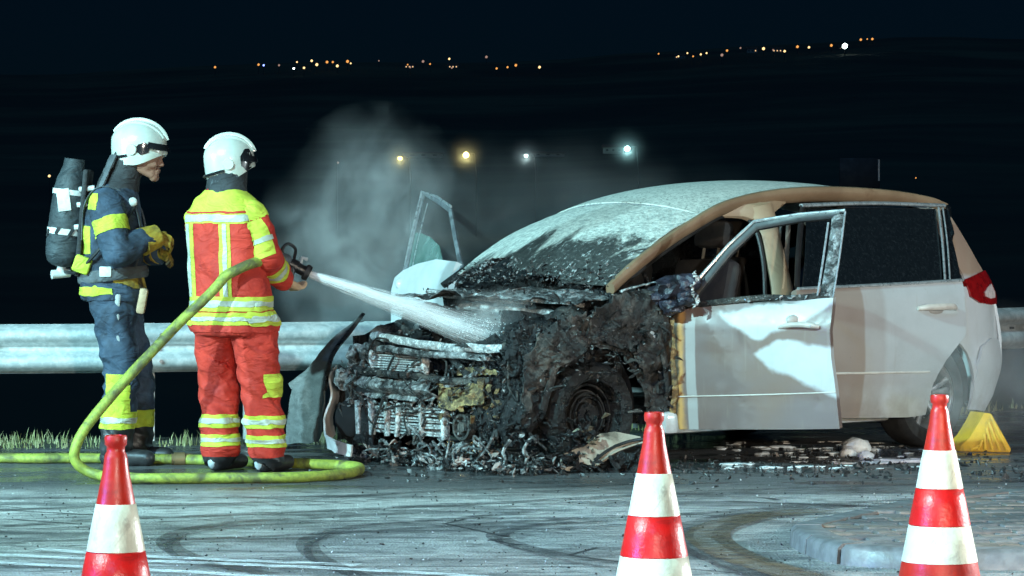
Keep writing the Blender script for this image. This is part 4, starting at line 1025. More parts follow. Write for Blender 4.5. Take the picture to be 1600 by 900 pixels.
# what is left of the bumper at the far corner
def fbump(b, z):
    a = .02 + .36 * (max(0, abs(b) - .45) / .5) ** 1.9 + .02 * math.sin(z * 20)
    return (a + .30 * max(0, .0) + .08, -b, z)
M_bumperw = mat('bumper_white', (.72, .73, .73), (.55, .55, .54), 7, rough=.4, dirt=(.12, .11, .10), dsc=9, dlo=.58, dhi=.72)
bm = sheet([(-.96, .13), (-.80, .085), (-.60, .065), (-.36, .055), (-.34, .12), (-.6, .14), (-.76, .18), (-.85, .25), (-.87, .36), (-.91, .47), (-.985, .53), (-1.0, .33)], .035, lambda b, z: crumple(Vector(fbump(b, z)), .02, 6), .012); link('bumper_remnant', bm, M_bumperw, car)
bm = sheet([(.50, .08), (.99, .10), (.99, .55), (.50, .50)], .05, lambda b, z: crumple(Vector((.40 + .13 * (max(0, b - .5) / .45) ** 1.8, b, z)), .05, 7, 5), .01); link('bumper_liner', bm, M_char, car)
bm = bmesh.new(); blob(bm, (.42, .74, .24), (.05, .12, .11), 77, 3, .15, 2); link('fog_lamp_pocket', bm, M_slot, car)
bm = bmesh.new(); blob(bm, (.42, .80, .47), (.05, .055, .065), 78, 3, .3, 2); link('melted_lamp', bm, M_ashm, car)
# near front corner and wing: burned sheet with holes, round the wheel arch
def wing_fn(a, z): 
    w = half(a, z) - .05 - .08 * max(0, .75 - a)
    v = Vector((a, -w, z)); k = fbm((a * 1.3, z * 1.6, 3), 3.2)
    v = crumple(crumple(v + Vector((0, .10 * k, 0)), .07, 5.5, 11), .035, 14, 3); return v
arcf = [(.95 + .405 * math.cos(t), .30 + .42 * math.sin(t)) for t in [R(x) for x in range(0, 181, 12)]]
tears = lambda c: fbm((c.x * 1.1, c.y, 7), 5.0) > .26 or fbm((c.x, c.y, 17), 11.0) > .36
wing = [(1.52, .20)] + [(1.52, .5), (1.54, .80), (1.50, .96), (1.30, 1.01), (1.1, .98), (.9, .93), (.7, .86), (.5, .76), (.42, .62), (.40, .42), (.44, .25), (.52, .2)] + arcf[::-1] + [(1.36, .2)]
link('burnt_wing', sheet(wing, .019, wing_fn, .008, holes=(tears,)), M_soot, car)
bm = bmesh.new(); tube(bm, [crumple(Vector((.95 + .42 * math.cos(t), -.83, .30 + .43 * math.sin(t))), .06, 6, 5) for t in [R(x) for x in range(5, 176, 6)]], .02, 7, squash=(1.6, .6)); link('arch_lip', bm, M_soot, car)
flakes('wing_fragments', 170, lambda r: (lambda a, z: (a, -(half(a, z) - .10 + r.gauss(0, .05)), z))(r.uniform(.42, 1.5), r.gauss(.74, .13)), M_char, .008, .026, 7)
flakes('wing_ash', 70, lambda r: (lambda a, z: (a, -(half(a, z) - .03 + r.gauss(0, .04)), z))(r.uniform(.42, 1.5), r.gauss(.80, .12)), M_soot, .006, .022, 8)
flakes('corner_fragments', 330, lambda r: (.46 + r.gauss(0, .05), -r.uniform(.25, .84), r.uniform(.15, .68)), M_char, .010, .036, 9)
flakes('corner_ash', 90, lambda r: (.42 + r.gauss(0, .05), -r.uniform(.2, .8), r.uniform(.2, .68)), M_ashm, .006, .022, 10)
flakes('ochre_fragments', 50, lambda r: (.40 + r.gauss(0, .04), -r.uniform(.1, .6), r.gauss(.40, .07)), M_rust, .015, .045, 12)
flakes('wheel_rubbish', 26, lambda r: (r.gauss(.80, .05), -(.93 + r.gauss(0, .02)), abs(r.gauss(.12, .12)) + .02), M_rust2, .012, .055, 17)
flakes('wheel_char', 130, lambda r: (r.gauss(.70, .12), -(.92 + r.gauss(0, .03)), abs(r.gauss(0, .14)) + .02), M_char, .012, .05, 18, (.2, .7))
flakes('torn_strips', 45, lambda r: (lambda a: (a, -(half(a, .7) - .02 + r.gauss(0, .03)), r.gauss(.72, .14)))(r.uniform(.45, 1.5)), M_soot, .02, .07, 19, (.10, .3))
flakes('glint_flakes', 120, lambda r: (lambda a: (a, -(half(a, .7) - .02 + r.gauss(0, .04)), r.gauss(.76, .14)))(r.uniform(.4, 1.5)), M_ashm, .004, .016, 20, (.2, .6))  # pale flakes put in as highlights on the torn wing
# black bulk behind the torn wing
bm = bmesh.new()
for k in range(9): blob(bm, (.56 + .11 * k, -.66 - .05 * math.sin(k), .72 + .03 * math.sin(k * 2.1)), (.13, .12, .13), 40 + k, 3, .4, 2.2)
for k in range(4): blob(bm, (.52, -.40 - .1 * k, .30 + .08 * (k % 2)), (.09, .12, .16), 60 + k, 3, .4, 2.2)
link('charred_bulk', bm, M_char, car)
for (pts, r, m) in (([(1.43, -.86, .95), (1.40, -.88, .8), (1.42, -.90, .6), (1.46, -.88, .35), (1.44, -.86, .22)], [.02, .03, .024, .02, .03], M_soot), ([(1.30, -.80, 1.0), (1.24, -.84, .93), (1.28, -.87, .86), (1.36, -.88, .74)], [.012, .016, .02, .016], M_alu), ([(1.2, -.78, 1.0), (1.34, -.80, 1.04), (1.46, -.84, 1.05)], [.015, .012, .01], M_alu), ([(1.50, -.90, .85), (1.49, -.92, .6), (1.5, -.9, .3)], [.03, .025, .03], M_rust)):
    bm = bmesh.new(); tube(bm, [crumple(p, .04, 8, 5) for p in catmull(pts, 6)], r, 8, squash=(1, .5)); link('wing_strut', bm, m, car)
# pipes, pulley and battery box that survived
for pts, r_, m_ in (([(.50, -.10, .62), (.44, -.2, .60), (.42, -.32, .54), (.45, -.40, .44), (.44, -.42, .32)], .022, M_soot), ([(.46, .0, .50), (.40, -.14, .47), (.40, -.3, .50), (.46, -.44, .58)], .016, M_ashm), ([(.62, .3, .80), (.56, .12, .84), (.58, -.1, .82), (.70, -.3, .80), (.9, -.42, .84)], .024, M_char), ([(.9, .45, .88), (.72, .40, .86), (.60, .34, .78)], .018, M_ashm)):
    bm = bmesh.new(); tube(bm, catmull(pts, 6), r_, 10); link('coolant_pipe', bm, m_, car)
bm = bmesh.new(); lathe(bm, [(.0, .03), (.03, .03), (.035, .0), (.055, .0), (.06, .03), (.075, .03), (.075, -.02), (0, -.02)], 24)
for v in bm.verts: v.co = Vector((.405 - v.co.z, .30 + v.co.x * .0 - .62 + v.co.x, .24 + v.co.y))
bmesh.ops.recalc_face_normals(bm, faces=bm.faces[:]); link('pulley', bm, M_soot, car)
bm = bmesh.new(); box(bm, (.78, -.42, .80), (.26, .17, .17), Matrix.Rotation(R(6), 3, 'Y'), bevel=.02)
for v in bm.verts: v.co = crumple(v.co, .03, 8, 6)
link('battery_box', bm, M_char, car)
# loose wires and hoses hanging in the front
bm = bmesh.new()
for k in range(46):
    b = rg.uniform(-.7, .75); p = Vector((rg.uniform(.36, .5), -b, rg.uniform(.3, .72))); pts = [p]
    for _ in range(4): p = p + Vector((rg.gauss(0, .03), rg.gauss(0, .07), rg.gauss(-.04, .05))); pts.append(Vector((p.x, p.y, max(.03, p.z))))
    tube(bm, catmull(pts, 4), rg.uniform(.003, .008), 5)
link('loose_wires', bm, M_soot, car, kind='stuff')
# undertray hanging to the ground, heap of wreckage below the bumper
flakes('wreckage_dark', 330, lambda r: (r.gauss(.42, .10), -r.uniform(-.66, .95), abs(r.gauss(0, .04)) + .015), M_char, .015, .07, 13, (.12, .4))
flakes('wreckage_pale', 150, lambda r: (r.gauss(.36, .08), -r.uniform(-.66, .8), abs(r.gauss(0, .035)) + .015), M_alu, .008, .040, 14, (.12, .45))
flakes('wreckage_ash', 330, lambda r: (r.gauss(.38, .1), -r.uniform(-.6, .95), abs(r.gauss(0, .04)) + .015), M_ashm, .010, .05, 16, (.12, .4))
M_pink = mat('scorched_plastic', (.38, .28, .25), (.24, .19, .17), 12, rough=.45, dirt=(.05, .04, .04), dsc=8)
flakes('wreckage_plastic', 18, lambda r: (r.gauss(.33, .08), -r.uniform(-.45, .8), abs(r.gauss(0, .05)) + .03), M_pink, .02, .06, 15)
bm = bmesh.new()
for k in range(26):
    b = rg.uniform(-.55, .9); p = Vector((rg.gauss(.36, .06), -b, rg.uniform(.08, .2))); pts = [p]
    for _ in range(4): p = p + Vector((rg.gauss(-.01, .03), rg.gauss(0, .06), rg.gauss(-.03, .05))); pts.append(Vector((p.x, p.y, max(.01, p.z))))
    tube(bm, catmull(pts, 4), [rg.uniform(.006, .014), rg.uniform(.003, .008)], 6)
link('hanging_strips', bm, M_ashm, car, kind='stuff')
# far front wing bent outwards: sooty grey sheet from bonnet edge down to the road
wp = [((566, 492), 1.0, -.94), ((540, 530), .85, -.98), ((515, 565), .66, -.97), ((508, 620), .45, -.96), ((506, 672), .42, -.95), ((498, 690), .48, -1.02), ((447, 694), .72, -1.3), ((452, 650), .74, -1.26), ((459, 606), .74, -1.22), ((452, 598), .76, -1.24), ((480, 575), .82, -1.12), ((520, 530), .92, -1.02)]
def bent():
    bm = bmesh.new(); vs = []
    for (px, py), a, b in wp:
        Y = CO.y + a * cs - b * cc; p = P(px, py, Y); d = p - CO; vs.append(bm.verts.new((d.x * cc + d.y * cs, -d.x * cs + d.y * cc, max(.012, d.z))))
    bm.faces.new(vs); bmesh.ops.triangulate(bm, faces=bm.faces[:])
    bmesh.ops.subdivide_edges(bm, edges=bm.edges[:], cuts=5, use_grid_fill=True)
    bmesh.ops.triangulate(bm, faces=bm.faces[:])
    for v in bm.verts: v.co = crumple(v.co, .035, 5, 9)
    for v in bm.verts: v.co.z = max(v.co.z, .012)
    bm.normal_update(); thicken(bm, .006); return bm
M_greyw = mat('sooty_grey_sheet', (.13, .145, .145), (.08, .09, .09), 9, lo=.3, hi=.7, rough=.6, bump=.5, bsc=50, bd=.01, stretch=(1, 1, 3), dirt=(.17, .185, .185), dsc=14)
link('bent_wing', bent(), M_greyw, car)
bm = bmesh.new(); q = []
for (px, py), a, b in [((568, 490), 1.0, -.93), ((545, 520), .86, -.97), ((518, 558), .68, -.97), ((508, 610), .48, -.96)]:
    Y = CO.y + a * cs - b * cc; p = P(px, py, Y); d = p - CO; q.append((d.x * cc + d.y * cs, -d.x * cs + d.y * cc, d.z))
tube(bm, catmull(q, 6), [.016, .022, .02, .016], 8, squash=(1, .6)); link('wing_edge', bm, M_soot, car)
# dark void panel behind the far corner
bm = sheet([(.40, .72), (1.1, .90), (1.1, .3), (.5, .25)], .08, lambda a, z: crumple(Vector((a + .08, .78, z)), .05, 5, 3), .01); link('far_inner_wing', bm, M_char, car)
# ================================================================ THINGS LYING AND STANDING ON THE ROAD
# ---- traffic cones
M_cred = mat('cone_red', (.56, .022, .010), (.48, .018, .009), 12, rough=.34, rough2=.5, bump=.4, bsc=48, dirt=(.34, .02, .015), dsc=8, dlo=.5, dhi=.7)
M_cwhite = mat('cone_reflective', (.72, .71, .56), (.62, .61, .48), 14, rough=.3, rough2=.5, bump=.5, bsc=55, bd=.004, dirt=(.45, .43, .35), dsc=11, dlo=.52, dhi=.72)
M_crefl = mat('cone_red_reflective', (.72, .012, .01), (.60, .01, .01), 14, rough=.32, rough2=.45, bump=.5, bsc=55, bd=.004, dirt=(.35, .012, .01), dsc=9, dlo=.52, dhi=.7)
def cone(px, Y, label):
    o = empty('traffic_cone', ((px - 800) * Y / F, Y, 0), rnd.uniform(-.4, .4), label=label, cat='traffic cone', group='red and white traffic cones in the foreground')
    def rad(z): return .036 + (.655 - z) * .195 if z < .655 else .036
    bm = bmesh.new(); prof = [(.150, .035), (.152, .05), (rad(.055), .06)] + [(rad(z), z) for z in (.2, .35, .5, .64)] + [(.0355, .672), (.033, .684), (.0275, .694), (.0275, .708), (.0335, .714), (.0345, .735), (.032, .742), (.022, .743), (.020, .72), (.0, .70)]
    lathe(bm, prof, 48); link('cone_body', bm, M_cred, o, angle=50)
    bm = bmesh.new(); box(bm, (0, 0, .022), (.40, .40, .036), bevel=.012); link('base', bm, mat('cone_base', (.02, .02, .02), None, rough=.6) if 'cone_base' not in bpy.data.materials else bpy.data.materials['cone_base'], o)
    for k, (z0, z1, m) in enumerate(((.392, .535, M_cwhite), (.254, .390, M_crefl), (.115, .252, M_cwhite))):
        bm = bmesh.new(); e = .0022
        lathe(bm, [(rad(z0), z0), (rad(z0) + e, z0 + .001), (rad((z0 + z1) / 2) + e, (z0 + z1) / 2), (rad(z1) + e, z1 - .001), (rad(z1), z1)], 48); link('reflective_sleeve', bm, m, o, angle=60)
    return o
cone(181, 9.73, 'traffic cone in front of the firefighter with the air cylinder')
cone(1022, 10.94, 'traffic cone in front of the burned front wheel of the car')
cone(1468, 12.08, 'traffic cone by the paved island in front of the rear wheel')

# ---- wheel chock
M_chock = mat('chock_yellow', (.72, .42, .02), (.62, .35, .02), 10, rough=.45, bump=.1, dirt=(.25, .16, .04), dsc=7)
g = G(1535, 706); ch = empty('wheel_chock', (g.x, g.y, 0), R(-14), label='yellow ribbed wheel chock lying behind the rear wheel', cat='wheel chock')
bm = bmesh.new(); tri = [(-.135, .0), (.17, .0), (.175, .02), (.055, .235), (.01, .240), (-.02, .18), (-.075, .09), (-.135, .03)]
f0 = [bm.verts.new((x, 0, z)) for x, z in tri]; f1 = [bm.verts.new((x - .10, .16, z)) for x, z in tri]
bm.faces.new(f0); bm.faces.new(f1[::-1])
for k in range(len(tri)): bm.faces.new((f0[k], f1[k], f1[(k + 1) % len(tri)], f0[(k + 1) % len(tri)]))
bmesh.ops.recalc_face_normals(bm, faces=bm.faces[:]); bmesh.ops.bevel(bm, geom=bm.edges[:], offset=.004, segments=1, affect='EDGES'); link('wedge', bm, M_chock, ch, angle=30)
for k in range(6):
    x0 = .150 - .044 * k; top = Vector((.052 - .013 * k, -.008, .222 - .037 * k)); bt = Vector((x0, -.008, .012))
    bm = bmesh.new(); d = top - bt; box(bm, (top + bt) / 2, (.017, .014, d.length), Matrix.Rotation(math.atan2(d.x, d.z), 3, 'Y'), bevel=.003); link('rib', bm, M_chock, ch)

# ---- torn bumper panel lying at the front wheel
g = G(935, 738); fp = empty('bumper_panel', (g.x, g.y, 0), R(8), label='torn beige bumper panel with a lamp hole lying by the front wheel', cat='bumper panel')
M_beige = mat('scorched_bumper', (.34, .30, .24), (.26, .22, .17), 9, rough=.4, bump=.2, dirt=(.06, .05, .04), dsc=7, dlo=.46, dhi=.66)
pan = [(-.25, .02), (-.20, .10), (-.10, .14), (.03, .21), (.12, .22), (.26, .19), (.28, .16), (.16, .14), (.05, .06), (-.02, .02), (-.10, .05), (-.17, .0)]
hole_e = lambda c: ((c.x + .16) / .052) ** 2 + ((c.y - .065) / .038) ** 2 < 1
bm = sheet(pan, .014, lambda u, v: Vector((u, .10 * (v / .2) ** 2 + .03 * math.sin(u * 9) + .03 * fbm((u, v, 3), 6), v * .95 + .01)), .008, holes=(hole_e,)); link('panel', bm, M_beige, fp)
bm = bmesh.new(); tube(bm, catmull([(-.02, .0, .07), (.08, .05, .13), (.18, .07, .165), (.28, .06, .185)], 5), .014, 8, squash=(1, .6)); link('trim_strip', bm, M_black, fp)
bm = bmesh.new(); tube(bm, catmull([(.0, -.01, .055), (.1, .03, .11), (.2, .05, .145), (.29, .045, .17)], 5), .010, 8, squash=(1, .6)); link('trim_strip', bm, M_beige, fp)
bm = bmesh.new(); rg = random.Random(31)
for k in range(60): shard(bm, (rg.uniform(-.05, .28), rg.uniform(-.05, .1), rg.uniform(.01, .09)), rg.uniform(.015, .05), rg, .2)
link('charred_backing', bm, M_char, fp, smooth=False, kind='stuff')

# ---- fire hose: lies on the road in a loop and rises to the firefighter's arm
M_brass = mat('dull_brass', (.20, .13, .06), (.12, .08, .04), 12, rough=.45, metal=.4)
M_hose = mat('hose_jacket', (.32, .36, .05), (.21, .25, .04), 40, rough=.55, bump=.6, bsc=170, bd=.004, dirt=(.085, .08, .03), dsc=6, dlo=.44, dhi=.66)
FX, FY = -1.498, 18.05
hz = .031
W = lambda x, y, z: Vector((FX + x, FY + y, z))
hp = [W(.20, .22, 1.185), W(.16, .08, 1.19), W(.105, -.09, 1.186), W(.04, -.205, 1.172), W(-.05, -.262, 1.13), W(-.10, -.28, 1.10)]
for px, py, Y in ((330, 455, 17.74), (262, 522, 17.66), (205, 585, 17.56), (152, 645, 17.45), (123, 690, 17.38), (119, 722, 17.38)): hp.append(P(px, py, Y))
hp += [G(150, 742, hz), G(215, 747, hz), G(330, 747, hz), G(450, 746, hz), G(520, 742, hz), G(556, 737, hz), G(560, 731, hz), G(530, 727, hz), G(440, 723, hz), G(330, 719, hz), G(240, 717, hz), G(150, 716, hz), G(40, 716, hz), G(-120, 714, hz), G(-400, 712, hz)]
for q in hp: q.z = max(q.z, hz)
hose = empty('fire_hose', G(300, 746), label='yellow-green fire hose looping over the road up to the firefighter', cat='fire hose')
hpts = [q - hose.location for q in catmull(hp, 8)]
bm = bmesh.new(); hpts = [q + Vector((.012 * noise.noise(q * 3.1), .02 * noise.noise(q * 2.3 + Vector((5, 0, 0))), 0)) for q in hpts]; tube(bm, hpts, [.030 * (1 + .07 * noise.noise(q * 7)) for q in hpts], 16, squash=(1.06, .94)); link('hose_jacket', bm, M_hose, hose)
bm = bmesh.new(); hl = hose.location; tube(bm, [W(.205, .225, 1.182) - hl, W(.15, .12, 1.195) - hl], .043, 14); link('coupling', bm, M_bolt, hose)
hc_ = (G(268, 718, hz) - hl, G(285, 717.8, hz) - hl, G(302, 717.6, hz) - hl)
bm = bmesh.new(); tube(bm, [hc_[0], hc_[0] * .8 + hc_[1] * .2, hc_[0] * .75 + hc_[1] * .25, hc_[1], hc_[1] * .8 + hc_[2] * .2, hc_[1] * .75 + hc_[2] * .25, hc_[2]], [.034, .034, .042, .042, .042, .035, .034], 14); link('coupling', bm, M_brass, hose)
M_noz = mat('nozzle_black', (.016, .016, .017), None, 20, rough=.35, bump=.1)
nz = empty('hose_nozzle', W(.30, .24, 1.12), label='black branch pipe nozzle held by the firefighter in red', cat='nozzle')
nl = nz.location; a_, b_ = W(.20, .225, 1.183) - nl, W(.340, .24, 1.108) - nl; dd = (b_ - a_)
bm = bmesh.new(); tube(bm, [a_ + dd * t for t in (0, .2, .22, .5, .52, .78, .8, 1.0)], [.030, .030, .038, .038, .031, .031, .043, .045], 18); link('barrel', bm, M_noz, nz)
bm = bmesh.new(); tube(bm, [a_ + dd * t for t in (.82, .88, .94)], [.046, .048, .046], 18); link('bumper_ring', bm, M_rubber, nz)
bm = bmesh.new(); tube(bm, [W(.245, .215, 1.15) - nl, W(.235, .20, 1.09) - nl, W(.225, .185, 1.02) - nl], [.02, .019, .017], 10); link('pistol_grip', bm, M_noz, nz)
bm = bmesh.new(); tube(bm, catmull([W(.20, .19, 1.19) - nl, W(.19, .19, 1.25) - nl, W(.22, .20, 1.28) - nl, W(.26, .24, 1.25) - nl, W(.25, .26, 1.19) - nl], 5), .010, 8); link('bail_handle', bm, M_noz, nz)
bm = bmesh.new(); tube(bm, [W(.29, .235, 1.17) - nl, W(.30, .235, 1.20) - nl, W(.33, .24, 1.19) - nl], .012, 8); link('flow_lever', bm, M_galv, nz)

# ---- water jet: spray cone of fine drops and streaks
j0 = W(.342, .24, 1.107); j1 = Vector((-.10, 18.42, .735)); jd = j1 - j0; jl = jd.length; jd.normalize()
js = jd.cross(Vector((0, 0, 1))).normalized(); ju = js.cross(jd)
jet = empty('water_jet', j0, label='white water jet sprayed from the nozzle into the engine bay', cat='water jet')
cm, cnt, cp = nmat('spray_film'); cnt.nodes.remove(cp); cn = N(cnt)
d1 = cn.new('ShaderNodeBsdfDiffuse'); d2 = cn.new('ShaderNodeBsdfTranslucent'); mx = cn.new('ShaderNodeMixShader'); tr = cn.new('ShaderNodeBsdfTransparent'); m2 = cn.new('ShaderNodeMixShader')
d1.inputs[0].default_value = d2.inputs[0].default_value = (.96, .98, .99, 1); mx.inputs[0].default_value = .4
cl = cn.new('ShaderNodeVectorMath'); cl.operation = 'DOT_PRODUCT'; cn.set(cl.inputs[0], cn.co); cl.inputs[1].default_value = jd; cl = cl.outputs['Value']
stc = cn.noise(30, 4, .65, co=cn.map((.09, 1, 1), co=cn.map((1, 1, 1), rot=tuple(jd.rotation_difference(Vector((1, 0, 0))).to_euler()))))
cn.set(m2.inputs[0], cn.math('MULTIPLY', cn.ramp(stc, .30, .72, .10, 1), cn.ramp(cl, 0, jl, .75, .10, False)))
cnt.links.new(d1.outputs[0], mx.inputs[1]); cnt.links.new(d2.outputs[0], mx.inputs[2]); cnt.links.new(tr.outputs[0], m2.inputs[1]); cnt.links.new(mx.outputs[0], m2.inputs[2]); cnt.links.new(m2.outputs[0], cnt.nodes['Material Output'].inputs['Surface'])
for q in (.22, .38, .54, .70, .86, 1.0):
    bm = bmesh.new(); tube(bm, [jd * (jl * k / 8) for k in range(9)], [(.023 + .074 * jl * k / 8) * q for k in range(9)], 24, caps=False); link('spray_film', bm, cm, jet)
m, nt, p = nmat('water_streak'); nt.nodes.remove(p); d1 = nt.nodes.new('ShaderNodeBsdfDiffuse'); d2 = nt.nodes.new('ShaderNodeBsdfTranslucent'); mx = nt.nodes.new('ShaderNodeMixShader')
d1.inputs[0].default_value = d2.inputs[0].default_value = (.95, .97, .98, 1); mx.inputs[0].default_value = .45
nt.links.new(d1.outputs[0], mx.inputs[1]); nt.links.new(d2.outputs[0], mx.inputs[2]); nt.links.new(mx.outputs[0], nt.nodes['Material Output'].inputs['Surface'])
rg = random.Random(41); bm = bmesh.new()
for k in range(800):
    t0 = rg.random() ** 1.15 * .93; ln = rg.uniform(.04, .14); r = min(1.05, abs(rg.gauss(0, .46))); a = rg.uniform(0, 6.283)
    def jp(t): L = jl * t; q = (.022 + .080 * L) * r; return jd * L + (js * math.cos(a) + ju * math.sin(a)) * q
    tube(bm, [jp(t0), jp(t0 + ln / 2), jp(t0 + ln)], [.0003, rg.uniform(.0007, .0017) * (1.15 - .5 * t0), .0003], 3, caps=False)
link('water_streaks', bm, m, jet, kind='stuff')
bm = bmesh.new()
for k in range(520):
    q = jd * (jl * rg.uniform(.85, 1.02)) + Vector((rg.gauss(0, .10), rg.gauss(0, .08), abs(rg.gauss(0, .05)))); bmesh.ops.create_icosphere(bm, subdivisions=1, radius=rg.uniform(.001, .0035), matrix=Matrix.Translation(q))
link('droplets', bm, m, jet, kind='stuff')

# ---- smoke and steam
def smoke(name, c, s, dens, label, seed, sc=1.1, lo=.38, hi=.68, shape=(.2, 1.0), rot=0, col=(.86, .88, .88), floor=.25):
    m, nt, p = nmat(name + '_volume'); nt.nodes.remove(p); n = N(nt); out = nt.nodes['Material Output']
    v = n.new('ShaderNodeVolumePrincipled'); v.inputs['Color'].default_value = (*col, 1); v.inputs['Anisotropy'].default_value = -.2
    ln = n.new('ShaderNodeVectorMath'); ln.operation = 'LENGTH'; n.set(ln.inputs[0], n.map(tuple(1 / k for k in s)))
    fall = n.ramp(n.math('ADD', ln.outputs['Value'], n.math('MULTIPLY', n.math('SUBTRACT', n.noise(1.6 * sc, 3, .6, co=n.map((1, 1, 1), (seed, 0, seed))), .5), .9)), shape[1], shape[0])
    tex = n.ramp(n.noise(2.1 * sc, 5, .6, .6, co=n.map((1, 1, .8), (seed, seed, 0))), lo, hi, floor, 1)
    n.set(v.inputs['Density'], n.math('MULTIPLY', n.math('MULTIPLY', fall, tex), dens)); nt.links.new(v.outputs[0], out.inputs['Volume'])
    bm = bmesh.new(); bmesh.ops.create_icosphere(bm, subdivisions=3, radius=1.0, matrix=Matrix.Diagonal((*s, 1)))
    o = link(name, bm, m, kind='stuff', label=label, cat='smoke' if 'smoke' in name else 'steam'); o.location = c; o.rotation_euler = (0, rot, 0); return o
smoke('smoke_plume', (-.98, 21.25, 1.26), (.78, .62, .98), 1.1, 'grey smoke plume rising behind the firefighters and the car front', 3, 1.5, .44, .62, rot=R(12), floor=.22)
smoke('drifting_smoke', (.35, 21.0, 1.25), (1.75, .85, .85), .15, 'thin smoke veil drifting behind the windscreen', 9, .8, rot=R(4))
smoke('wheel_steam', (2.78, 19.45, .42), (.5, .4, .5), .9, 'white steam curling round the rear wheel', 14, 2.2)
smoke('impact_steam', (-.08, 18.42, .80), (.36, .24, .24), 3.0, 'white spray steaming up where the water hits the engine', 23, 3.0)
smoke('verge_steam', (3.5, 21.6, .42), (.8, .5, .5), .7, 'thin steam hanging behind the tail of the car', 19, 1.5)
# ================================================================ FIREFIGHTERS
class Body:
    """limbs and torso as overlapping solids, fused into one continuous skin by a voxel remesh"""
    def __init__(s): s.bm = bmesh.new(); s.bones = []
    def limb(s, label, p0, p1, r0, r1):
        capsule(s.bm, p0, p1, r0, r1); s.bones.append((label, Vector(p0), Vector(p1), r0, r1))
    def fuse(s, voxel, smooth=3):
        bmesh.ops.recalc_face_normals(s.bm, faces=s.bm.faces[:])
        me = bpy.data.meshes.new('raw'); s.bm.to_mesh(me); s.bm.free()
        o = bpy.data.objects.new('raw', me); C.objects.link(o)
        md = o.modifiers.new('r', 'REMESH'); md.mode = 'VOXEL'; md.voxel_size = voxel
        dg = bpy.context.evaluated_depsgraph_get(); me2 = bpy.data.meshes.new_from_object(o.evaluated_get(dg))
        bpy.data.objects.remove(o); bpy.data.meshes.remove(me)
        b = bmesh.new(); b.from_mesh(me2); bpy.data.meshes.remove(me2)
        for _ in range(smooth): bmesh.ops.smooth_vert(b, verts=b.verts[:], factor=.5, use_axis_x=True, use_axis_y=True, use_axis_z=True)
        b.normal_update(); return b
    def near(s, p):
        best = None
        for lab, a, b, r0, r1 in s.bones:
            d = b - a; t = max(0, min(1, (p - a).dot(d) / max(1e-9, d.length_squared))); q = (p - (a + d * t)).length - (r0 + (r1 - r0) * t)
            if best is None or q < best[0]: best = (q, lab, t)
        return best[1], best[2]
def shell(src, cuts, pred, off, thick=.004):
    b = src.copy()
    for co, no in cuts: bmesh.ops.bisect_plane(b, geom=b.verts[:] + b.edges[:] + b.faces[:], plane_co=co, plane_no=no, dist=1e-5)
    kill = [f for f in b.faces if not pred(f.calc_center_median(), f.normal)]
    bmesh.ops.delete(b, geom=kill, context='FACES'); b.normal_update()
    mv = [(v, v.normal.copy()) for v in b.verts]
    for v, nn in mv: v.co += nn * off
    if thick and b.faces: b.normal_update(); thicken(b, thick)
    return b
def wrinkle(b, amp_fn):
    b.normal_update(); mv = []
    for v in b.verts:
        amp, q = amp_fn(v.co)
        k = 1 - abs(noise.noise(q)) * 2.2; k2 = noise.noise(q * 2.3 + Vector((3, 3, 3)))
        mv.append((v, v.normal * amp * (.75 * k + .5 * k2)))
    for v, d in mv: v.co += d
    b.normal_update()
def hand(parent, wrist, fwd, palm, side, mt, mt2=None, curl=.8, name='glove', size=1.0, thumb=1):
    """gloved hand: palm, four curled fingers of unequal length, thumb from the side of the palm"""
    fwd = Vector(fwd).normalized(); palm = Vector(palm); palm = (palm - fwd * palm.dot(fwd)).normalized(); sd = fwd.cross(palm) * thumb
    W0 = Vector(wrist); B = Body(); L = .19 * size
    B.limb('w', W0 - fwd * .05, W0 + fwd * .02, .036 * size, .034 * size)
    for k in (-1, 0, 1): B.limb('p', W0 + fwd * .02 + sd * .018 * k, W0 + fwd * .085 * size + sd * .024 * k, .024 * size, .021 * size)
    for k, ln in enumerate((.068, .080, .074, .058)):
        o = sd * (.034 - .0225 * k); p = W0 + fwd * .092 * size + o; d = fwd.copy(); r = .0125 * size
        for j, f in enumerate((.45, .32, .23)):
            a = curl * (.55 + .35 * j); d = (d * math.cos(a) + palm * math.sin(a)).normalized(); q = p + d * ln * f * size
            B.limb('f', p, q, r, r * .93); p = q; r *= .93
    p = W0 + fwd * .03 + sd * .034; d = (fwd * .6 + sd * .7 + palm * .35).normalized(); q = p + d * .038; B.limb('t', p, q, .015, .0135); d = (fwd * .7 + palm * .7).normalized(); B.limb('t', q, q + d * .034, .0135, .0115)
    b = B.fuse(.0055, 1); return link(name, b, mt, parent)
def fabric(name, c1, c2, sc=9, dirt=None, rough=.75, wv=420, **k):
    return fold_bump(mat(name, c1, c2, sc, rough=rough, bump=.35, bsc=wv, bd=.0015, dirt=dirt, dsc=k.get('dsc', 5), dlo=k.get('dlo', .55), dhi=k.get('dhi', .75)))
M_redc = fabric('red_cloth', (.52, .030, .014), (.42, .022, .011), dirt=(.30, .014, .012))
M_hv = fabric('hi_vis_yellow', (.50, .55, .05), (.42, .47, .04), dirt=(.42, .36, .04))
M_silver = fabric('silver_tape', (.46, .49, .40), (.36, .39, .32), rough=.45)
M_navy = fabric('navy_cloth', (.040, .066, .105), (.026, .044, .072), dirt=(.010, .014, .022), dsc=4, dlo=.46, dhi=.68)
M_hv2 = fabric('hi_vis_lime', (.48, .56, .04), (.40, .48, .04), dirt=(.2, .22, .04))
M_glovey = fabric('yellow_glove', (.46, .32, .03), (.30, .20, .025), dirt=(.06, .045, .02), dlo=.45, dhi=.65)
M_glovet = fabric('tan_glove', (.48, .33, .20), (.36, .24, .14), dirt=(.14, .09, .06))
M_blackc = fabric('black_cloth', (.014, .014, .016), (.022, .022, .024))
